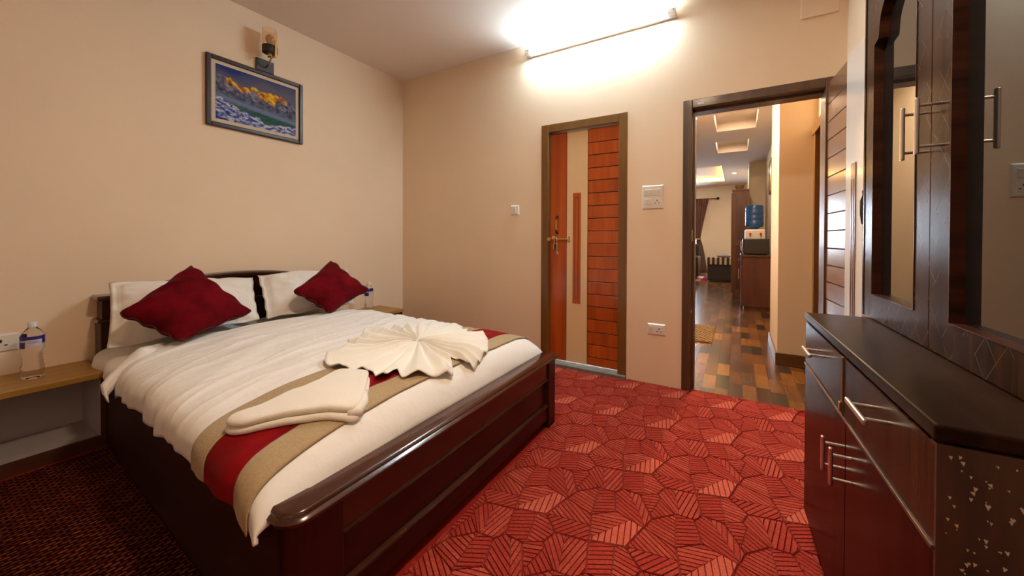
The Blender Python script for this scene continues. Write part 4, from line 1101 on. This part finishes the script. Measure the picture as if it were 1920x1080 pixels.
def ceil_holes(name, x0, x1, y0, y1, z0, z1, holes, mat):
    xs = sorted({x0, x1, *[h[0] for h in holes], *[h[1] for h in holes]}); ys_ = sorted({y0, y1, *[h[2] for h in holes], *[h[3] for h in holes]})
    mb = MB()
    for a, b_ in zip(xs[:-1], xs[1:]):
        for c, d in zip(ys_[:-1], ys_[1:]):
            mx, my = (a+b_)/2, (c+d)/2
            if not any(h[0] < mx < h[1] and h[2] < my < h[3] for h in holes): mb.box(a, b_, c, d, z0, z1)
    for h in holes: mb.box(h[0]-.02, h[1]+.02, h[2]-.02, h[3]+.02, z1, z1+.05)
    return struct(name, mb, mat)
M['ceil_c'] = simple('corridor_ceiling_paint', (0.66, 0.57, 0.50, 1), 0.8, spec=0.2)
holes = [(2.845, 3.300, 2.26, 3.08), (2.80, 3.235, 3.72, 4.58), (0.4, 2.81, 5.9, 8.25)]
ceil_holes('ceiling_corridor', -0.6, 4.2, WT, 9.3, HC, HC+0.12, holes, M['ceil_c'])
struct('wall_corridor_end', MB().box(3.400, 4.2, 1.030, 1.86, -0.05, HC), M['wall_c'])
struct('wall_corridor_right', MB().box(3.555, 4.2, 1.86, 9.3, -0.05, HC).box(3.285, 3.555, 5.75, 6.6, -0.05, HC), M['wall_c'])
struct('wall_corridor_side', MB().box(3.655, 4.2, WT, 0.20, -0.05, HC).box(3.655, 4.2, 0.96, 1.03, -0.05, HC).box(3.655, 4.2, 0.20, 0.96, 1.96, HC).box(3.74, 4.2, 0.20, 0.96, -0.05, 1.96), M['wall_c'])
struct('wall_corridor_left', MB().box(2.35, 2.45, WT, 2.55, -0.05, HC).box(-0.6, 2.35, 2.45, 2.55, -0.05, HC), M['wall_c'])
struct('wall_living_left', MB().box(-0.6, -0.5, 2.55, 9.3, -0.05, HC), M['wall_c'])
# far wall with window opening
struct('wall_far', MB().box(-0.6, 0.75, 9.2, 9.3, -0.05, HC).box(0.75, 2.16, 9.2, 9.3, -0.05, 0.72).box(0.75, 2.16, 9.2, 9.3, 2.08, HC).box(2.16, 4.2, 9.2, 9.3, -0.05, HC), M['wall_c'])
w1 = struct('window_1', MB().box(0.75, 0.80, 9.20, 9.26, 0.72, 2.08).box(2.11, 2.16, 9.20, 9.26, 0.72, 2.08).box(0.80, 2.11, 9.20, 9.26, 0.72, 0.77).box(0.80, 2.11, 9.20, 9.26, 2.03, 2.08), M['frame_dark'])
for x in (1.12, 1.45, 1.78): MB().box(x-0.018, x+0.018, 9.21, 9.25, 0.77, 2.03).build('mullion', M['frame_dark'], w1)
for z in (1.10, 1.42, 1.74): MB().box(0.80, 2.11, 9.225, 9.24, z-0.012, z+0.012).build('glazing_bar', M['frame_dark'], w1)
MB().box(0.80, 2.11, 9.231, 9.235, 0.77, 2.03).build('pane', glass('window_glass', (0.95, 0.97, 1, 1), 0.0, 1.0), w1)
# door frame on corridor right side
d3 = bpy.data.objects.new('door_3', None); COL.objects.link(d3); tag(d3, 'brown doorway in the corridor right wall, partly behind the open door', kind='structure')
MB().box(3.620, 3.74, 0.90, 0.965, 0, 1.965).build('jamb', M['frame_wood'], d3, bevel=0.004)
MB().box(3.620, 3.74, 0.195, 0.26, 0, 1.965).build('jamb', M['frame_wood'], d3, bevel=0.004)
MB().box(3.612, 3.74, 0.195, 0.985, 1.90, 1.975).build('head_jamb', M['frame_wood'], d3, bevel=0.004)
MB().box(3.705, 3.735, 0.26, 0.90, 0, 1.90).build('leaf', M['cab2'], d3)
# skirtings
struct('baseboard_end', MB().box(3.385, 3.654, 1.016, 1.029, 0, 0.10).box(3.385, 3.399, 1.029, 1.86, 0, 0.10), M['skirt'], bevel=0.003)
struct('baseboard_right', MB().box(3.541, 3.554, 1.862, 5.749, 0, 0.10), M['skirt'], bevel=0.003)
struct('baseboard_left', MB().box(2.451, 2.464, 0.16, 2.55, 0, 0.10), M['skirt'])
# downlights
for k, (x, y, z) in enumerate([(3.075, 2.62, HC+0.12), (3.02, 4.12, HC+0.12), (3.03, 7.0, HC), (2.95, 1.15, HC)]):
    lab = ['recessed round downlight in the nearest ceiling tray of the corridor', 'recessed round downlight in the second ceiling tray of the corridor', 'small round downlight in the far flat part of the corridor ceiling', 'small round downlight just beyond the head of the open doorway'][k]
    t = thing('downlight', lab, 'light', (x, y, z), 0, 'downlights in the corridor ceiling')
    MB().lathe([(0.048, 0.0), (0.046, -0.006), (0.036, -0.004)], seg=20).build('ring', M['white_plastic'], t, smooth=True, auto=.6)
    MB().lathe([(0.036, -0.003), (0.030, -0.007), (0.01, -0.008)], seg=20).build('lens', M['spot_glow'], t, smooth=True)
    l_ = bpy.data.lights.new('spot', 'AREA'); l_.shape = 'DISK'; l_.size = 0.07; l_.energy = [6, 5, 12, 22][k]; l_.color = (1.0, 0.75, 0.50)
    o = bpy.data.objects.new('spot_light', l_); COL.objects.link(o); o.parent = t; o.location = (0, 0, -0.012)
# cove strip in big tray
cv_ = thing('cove_light', 'warm yellow light strip around the rim of the big ceiling tray', 'light', (1.6, 7.1, HC+0.03))
CO = (1.6, 7.1, HC+0.03)
MB(CO).box(0.42, 2.808, 8.235, 8.249, HC+0.02, HC+0.10).build('strip', M['cove_glow'], cv_)
MB(CO).box(2.796, 2.809, 5.93, 8.235, HC+0.02, HC+0.10).build('strip', M['cove_glow'], cv_)
# corridor picture
pcx = thing('corridor_picture', 'dark framed picture with gold inner edge on the corridor right wall', 'picture', (3.555, 4.22, 1.78))
q_ = (3.555, 4.22, 1.78)
MB(q_).box(3.530, 3.555, 4.0, 4.03, 1.78, 2.30).box(3.530, 3.555, 4.45, 4.48, 1.78, 2.30).box(3.530, 3.555, 4.03, 4.45, 1.78, 1.81).box(3.530, 3.555, 4.03, 4.45, 2.27, 2.30).build('frame', M['black_metal'], pcx)
MB(q_).box(3.540, 3.552, 4.03, 4.45, 1.81, 2.27).build('print', simple('gold_print', (0.45, 0.28, 0.06, 1), 0.3), pcx)
# hall cabinet
hc = thing('hall_cabinet', 'reddish brown waist-high cabinet in the corridor under the microwave', 'cabinet', (3.35, 4.1, 0)); q_ = (3.35, 4.1, 0)
MB(q_).box(3.165, 3.515, 3.70, 4.75, 0.06, 0.80).build('body', M['cab2'], hc)
MB(q_).box(3.145, 3.525, 3.675, 4.77, 0.80, 0.828).build('top', M['cab2'], hc, bevel=0.003)
MB(q_).box(3.185, 3.505, 3.72, 4.73, 0.0, 0.06).build('plinth', M['cab2'], hc)
for k in range(2):
    d = MB(q_).box(3.150, 3.165, 3.715+k*.52, 4.215+k*.52, 0.08, 0.64).build('door', M['cab2'], hc, bevel=0.003)
    MB(q_).box(3.120, 3.128, 4.14+k*.13, 4.15+k*.13, 0.42, 0.58).build('handle', M['steel'], d)
    d = MB(q_).box(3.150, 3.165, 3.715+k*.52, 4.215+k*.52, 0.66, 0.79).build('drawer', M['cab2'], hc, bevel=0.003)
    MB(q_).box(3.120, 3.128, 3.88+k*.52, 4.06+k*.52, 0.72, 0.73).build('handle', M['steel'], d)
# microwave
mw = thing('microwave', 'black microwave oven standing on the corridor cabinet before the water dispenser', 'microwave', (3.33, 3.86, 0.828)); q_ = (3.33, 3.86, 0.828)
MB(q_).box(3.185, 3.500, 3.70, 4.10, 0.842, 1.07).build('casing', M['black_plastic'], mw, bevel=0.012, seg=3)
MB(q_).box(3.172, 3.185, 3.71, 4.09, 0.848, 1.064).build('door', M['black_metal'], mw, bevel=0.003)
MB(q_).tube([(3.172, 3.74, 0.88), (3.150, 3.74, 0.89), (3.150, 3.74, 1.03), (3.172, 3.74, 1.04)], 0.006, 8).build('handle', M['steel'], mw, smooth=True)
for x in (3.21, 3.47):
    for y in (3.73, 4.07): MB(q_).lathe([(0.012, 0.828), (0.012, 0.843)], (x, y, 0), 10).build('foot', M['black_plastic'], mw)
# water dispenser
wd = thing('water_dispenser', 'white water dispenser with red taps and blue water jar behind the microwave', 'dispenser', (3.33, 4.32, 0.828)); q_ = (3.33, 4.32, 0.828)
MB(q_).box(3.205, 3.475, 4.16, 4.48, 0.828, 1.215).build('body', M['white_plastic'], wd, bevel=0.02, seg=3)
for x in (3.275, 3.415):
    tp = MB(q_).box(x-0.014, x+0.014, 4.125, 4.16, 1.135, 1.160).build('tap', M['red_plastic'], wd, bevel=0.003)
    MB(q_).tube([(x, 4.135, 1.135), (x, 4.132, 1.105)], 0.009, 8).build('spout', M['red_plastic'], tp)
pr = [(0.045, 1.215), (0.06, 1.235), (0.115, 1.262), (0.125, 1.285)]
for k in range(3): pr += [(0.127, 1.295+k*.085), (0.127, 1.345+k*.085), (0.124, 1.352+k*.085), (0.124, 1.366+k*.085)]
pr += [(0.126, 1.57), (0.118, 1.598), (0.095, 1.610), (0.01, 1.612)]
MB(q_).lathe(pr, (3.335, 4.32, 0), 32).build('water_jar', M['blue_bottle'], wd, smooth=True, auto=.8)
# wardrobe
wdb = thing('wardrobe', 'tall brown wooden wardrobe at the far end of the corridor', 'wardrobe', (3.14, 5.4, 0)); q_ = (3.14, 5.4, 0)
MB(q_).box(3.025, 3.283, 5.10, 5.74, 0.0, 1.935).build('body', M['wardrobe'], wdb)
MB(q_).box(3.012, 3.283, 5.085, 5.74, 1.935, 1.965).build('cornice', M['wardrobe'], wdb, bevel=0.005)
for za_, zb_ in ((0.15, 0.95), (1.05, 1.85)):
    MB(q_).box(3.075, 3.245, 5.092, 5.100, za_, zb_).build('side_panel', M['cab2'], wdb, bevel=0.003)
MB(q_).box(3.005, 3.025, 5.12, 5.41, 0.08, 1.90).build('door', M['wardrobe'], wdb, bevel=0.003)
MB(q_).box(3.005, 3.025, 5.42, 5.72, 0.08, 1.90).build('door', M['wardrobe'], wdb, bevel=0.003)
bk = MB((3.15, 5.45, 1.965)).lathe([(0.05, 1.965), (0.075, 2.07), (0.078, 2.075), (0.072, 2.07), (0.05, 1.98)], (3.13, 5.45, 0), 20).build('basket', M['mat_straw'], None, smooth=True, auto=.7)
tag(bk, 'small woven basket standing on top of the far wardrobe', 'basket')
# far sofa with striped arms
sf = thing('sofa', 'dark sofa end with black and cream striped top at the far room', 'sofa', (2.72, 7.95, 0)); q_ = (2.72, 7.95, 0)
MB(q_).box(2.47, 2.99, 7.60, 8.45, 0.04, 0.43).build('base', M['stripe_dark'], sf, bevel=0.02, seg=3)
stp = []
for k in range(10):
    a = 2.47 + k*0.052
    MB(q_).box(a, a+0.052, 7.585, 7.80, 0.43, 0.60).build('stripe', M['stripe_cream'] if k % 2 else M['stripe_dark'], sf, bevel=0.006)
MB(q_).box(2.52, 2.99, 7.80, 8.42, 0.43, 0.52).build('seat_cushion', M['stripe_dark'], sf, bevel=0.03, seg=3)
sb = MB((2.82, 7.70, .6)).lathe([(0.02, .60), (0.09, .61), (0.12, .64), (0.08, .68), (0.02, .70)], (2.82, 7.70, 0), 20, sx=1.3, sy=.8).build('cushion', simple('grey_cloth', (0.25, 0.25, 0.26, 1), 0.8), None, smooth=True)
tag(sb, 'small grey crumpled cushion lying on the striped sofa arm', 'cushion')
ac = thing('armchair', 'dark armchair partly hidden by the left jamb, beside the curtain', 'armchair', (2.0, 8.0, 0)); q_ = (2.0, 8.0, 0)
MB(q_).box(1.70, 2.22, 7.75, 8.5, 0.06, 0.42).build('seat', M['stripe_dark'], ac, bevel=0.03, seg=3)
MB(q_).box(2.10, 2.25, 7.72, 8.5, 0.10, 0.62).build('arm_rest', M['black_plastic'], ac, bevel=0.05, seg=4)
MB(q_).box(1.70, 2.22, 8.35, 8.55, 0.4, 0.92).build('backrest', M['black_plastic'], ac, bevel=0.06, seg=4)
# curtain
ct_ = thing('curtain', 'brown eyelet curtain tied back beside the far window', 'curtain', (2.2, 9.08, 0)); q_ = (2.2, 9.08, 0)
vs = []; NU, NV = 90, 40
for j in range(NV+1):
    z = 0.10 + (2.20-0.10)*j/NV
    if z > 1.05: t_ = (z-1.05)/1.15; xl = 2.10 - 0.30*t_**.8; xr_ = 2.20 + 0.22*t_**1.1
    else: t_ = (1.05-z)/.95; xl = 2.10 - 0.06*t_; xr_ = 2.20 + 0.19*t_**.7
    for i in range(NU+1):
        u = i/NU; vs.append((xl+(xr_-xl)*u, 9.07 + 0.035*math.sin(u*9*2*PI)*(0.5+0.5*abs(z-1.05)), z))
fs = [(j*(NU+1)+i, j*(NU+1)+i+1, (j+1)*(NU+1)+i+1, (j+1)*(NU+1)+i) for j in range(NV) for i in range(NU)]
c_ = MB(q_).add(vs, fs).build('drape', M['curtain'], ct_, smooth=True); s_ = c_.modifiers.new('s', 'SOLIDIFY'); s_.thickness = 0.004
MB(q_).box(2.08, 2.22, 9.02, 9.12, 1.03, 1.07).build('tie_back', M['brass'], ct_, bevel=0.01)
rd = thing('curtain_rod', 'dark curtain rod with round finial on the far wall', 'rod', (2.0, 9.1, 2.2)); q_ = (2.0, 9.1, 2.2)
MB(q_).tube([(0.6, 9.1, 2.19), (2.60, 9.1, 2.19)], 0.013, 10).build('pole', M['black_metal'], rd, smooth=True, auto=.8)
MB(q_).lathe([(0.004, -.04), (0.03, -.025), (0.038, 0), (0.03, .025), (0.004, .04)], (2.63, 9.1, 2.19), 14).build('finial', M['black_metal'], rd, smooth=True)
MB(q_).box(2.52, 2.54, 9.1, 9.2, 2.18, 2.20).build('bracket', M['black_metal'], rd)
# far rug
rg = thing('living_room_rug', 'red and pale patterned rug on the far room floor by the sofa', 'rug', (1.9, 8.2, 0)); q_ = (1.9, 8.2, 0)
MB(q_).box(0.9, 2.45, 7.45, 8.95, 0.0, 0.010).build('ground', M['rug_red'], rg)
for k in range(5): MB(q_).box(1.0+k*.3, 1.12+k*.3, 7.55, 8.85, 0.010, 0.012).build('band', M['rug_pale'] , rg)
# straw door mat with woven cells
dm = thing('straw_door_mat', 'woven straw door mat on the corridor floor by the left jamb', 'mat', (2.68, 1.85, 0)); q_ = (2.68, 1.85, 0)
MB(q_).box(2.47, 2.885, 1.44, 2.27, 0.0, 0.008).build('backing', M['mat_straw2'], dm)
cell = MB(q_)
for i in range(14):
    for j in range(20):
        if (i+j) % 2 == 0: x = 2.475+i*0.0292; y = 1.445+j*0.041; cell.box(x, x+.026, y, y+.037, 0.008, 0.016)
o = cell.build('weave', M['mat_straw'], dm); o['kind'] = 'stuff'
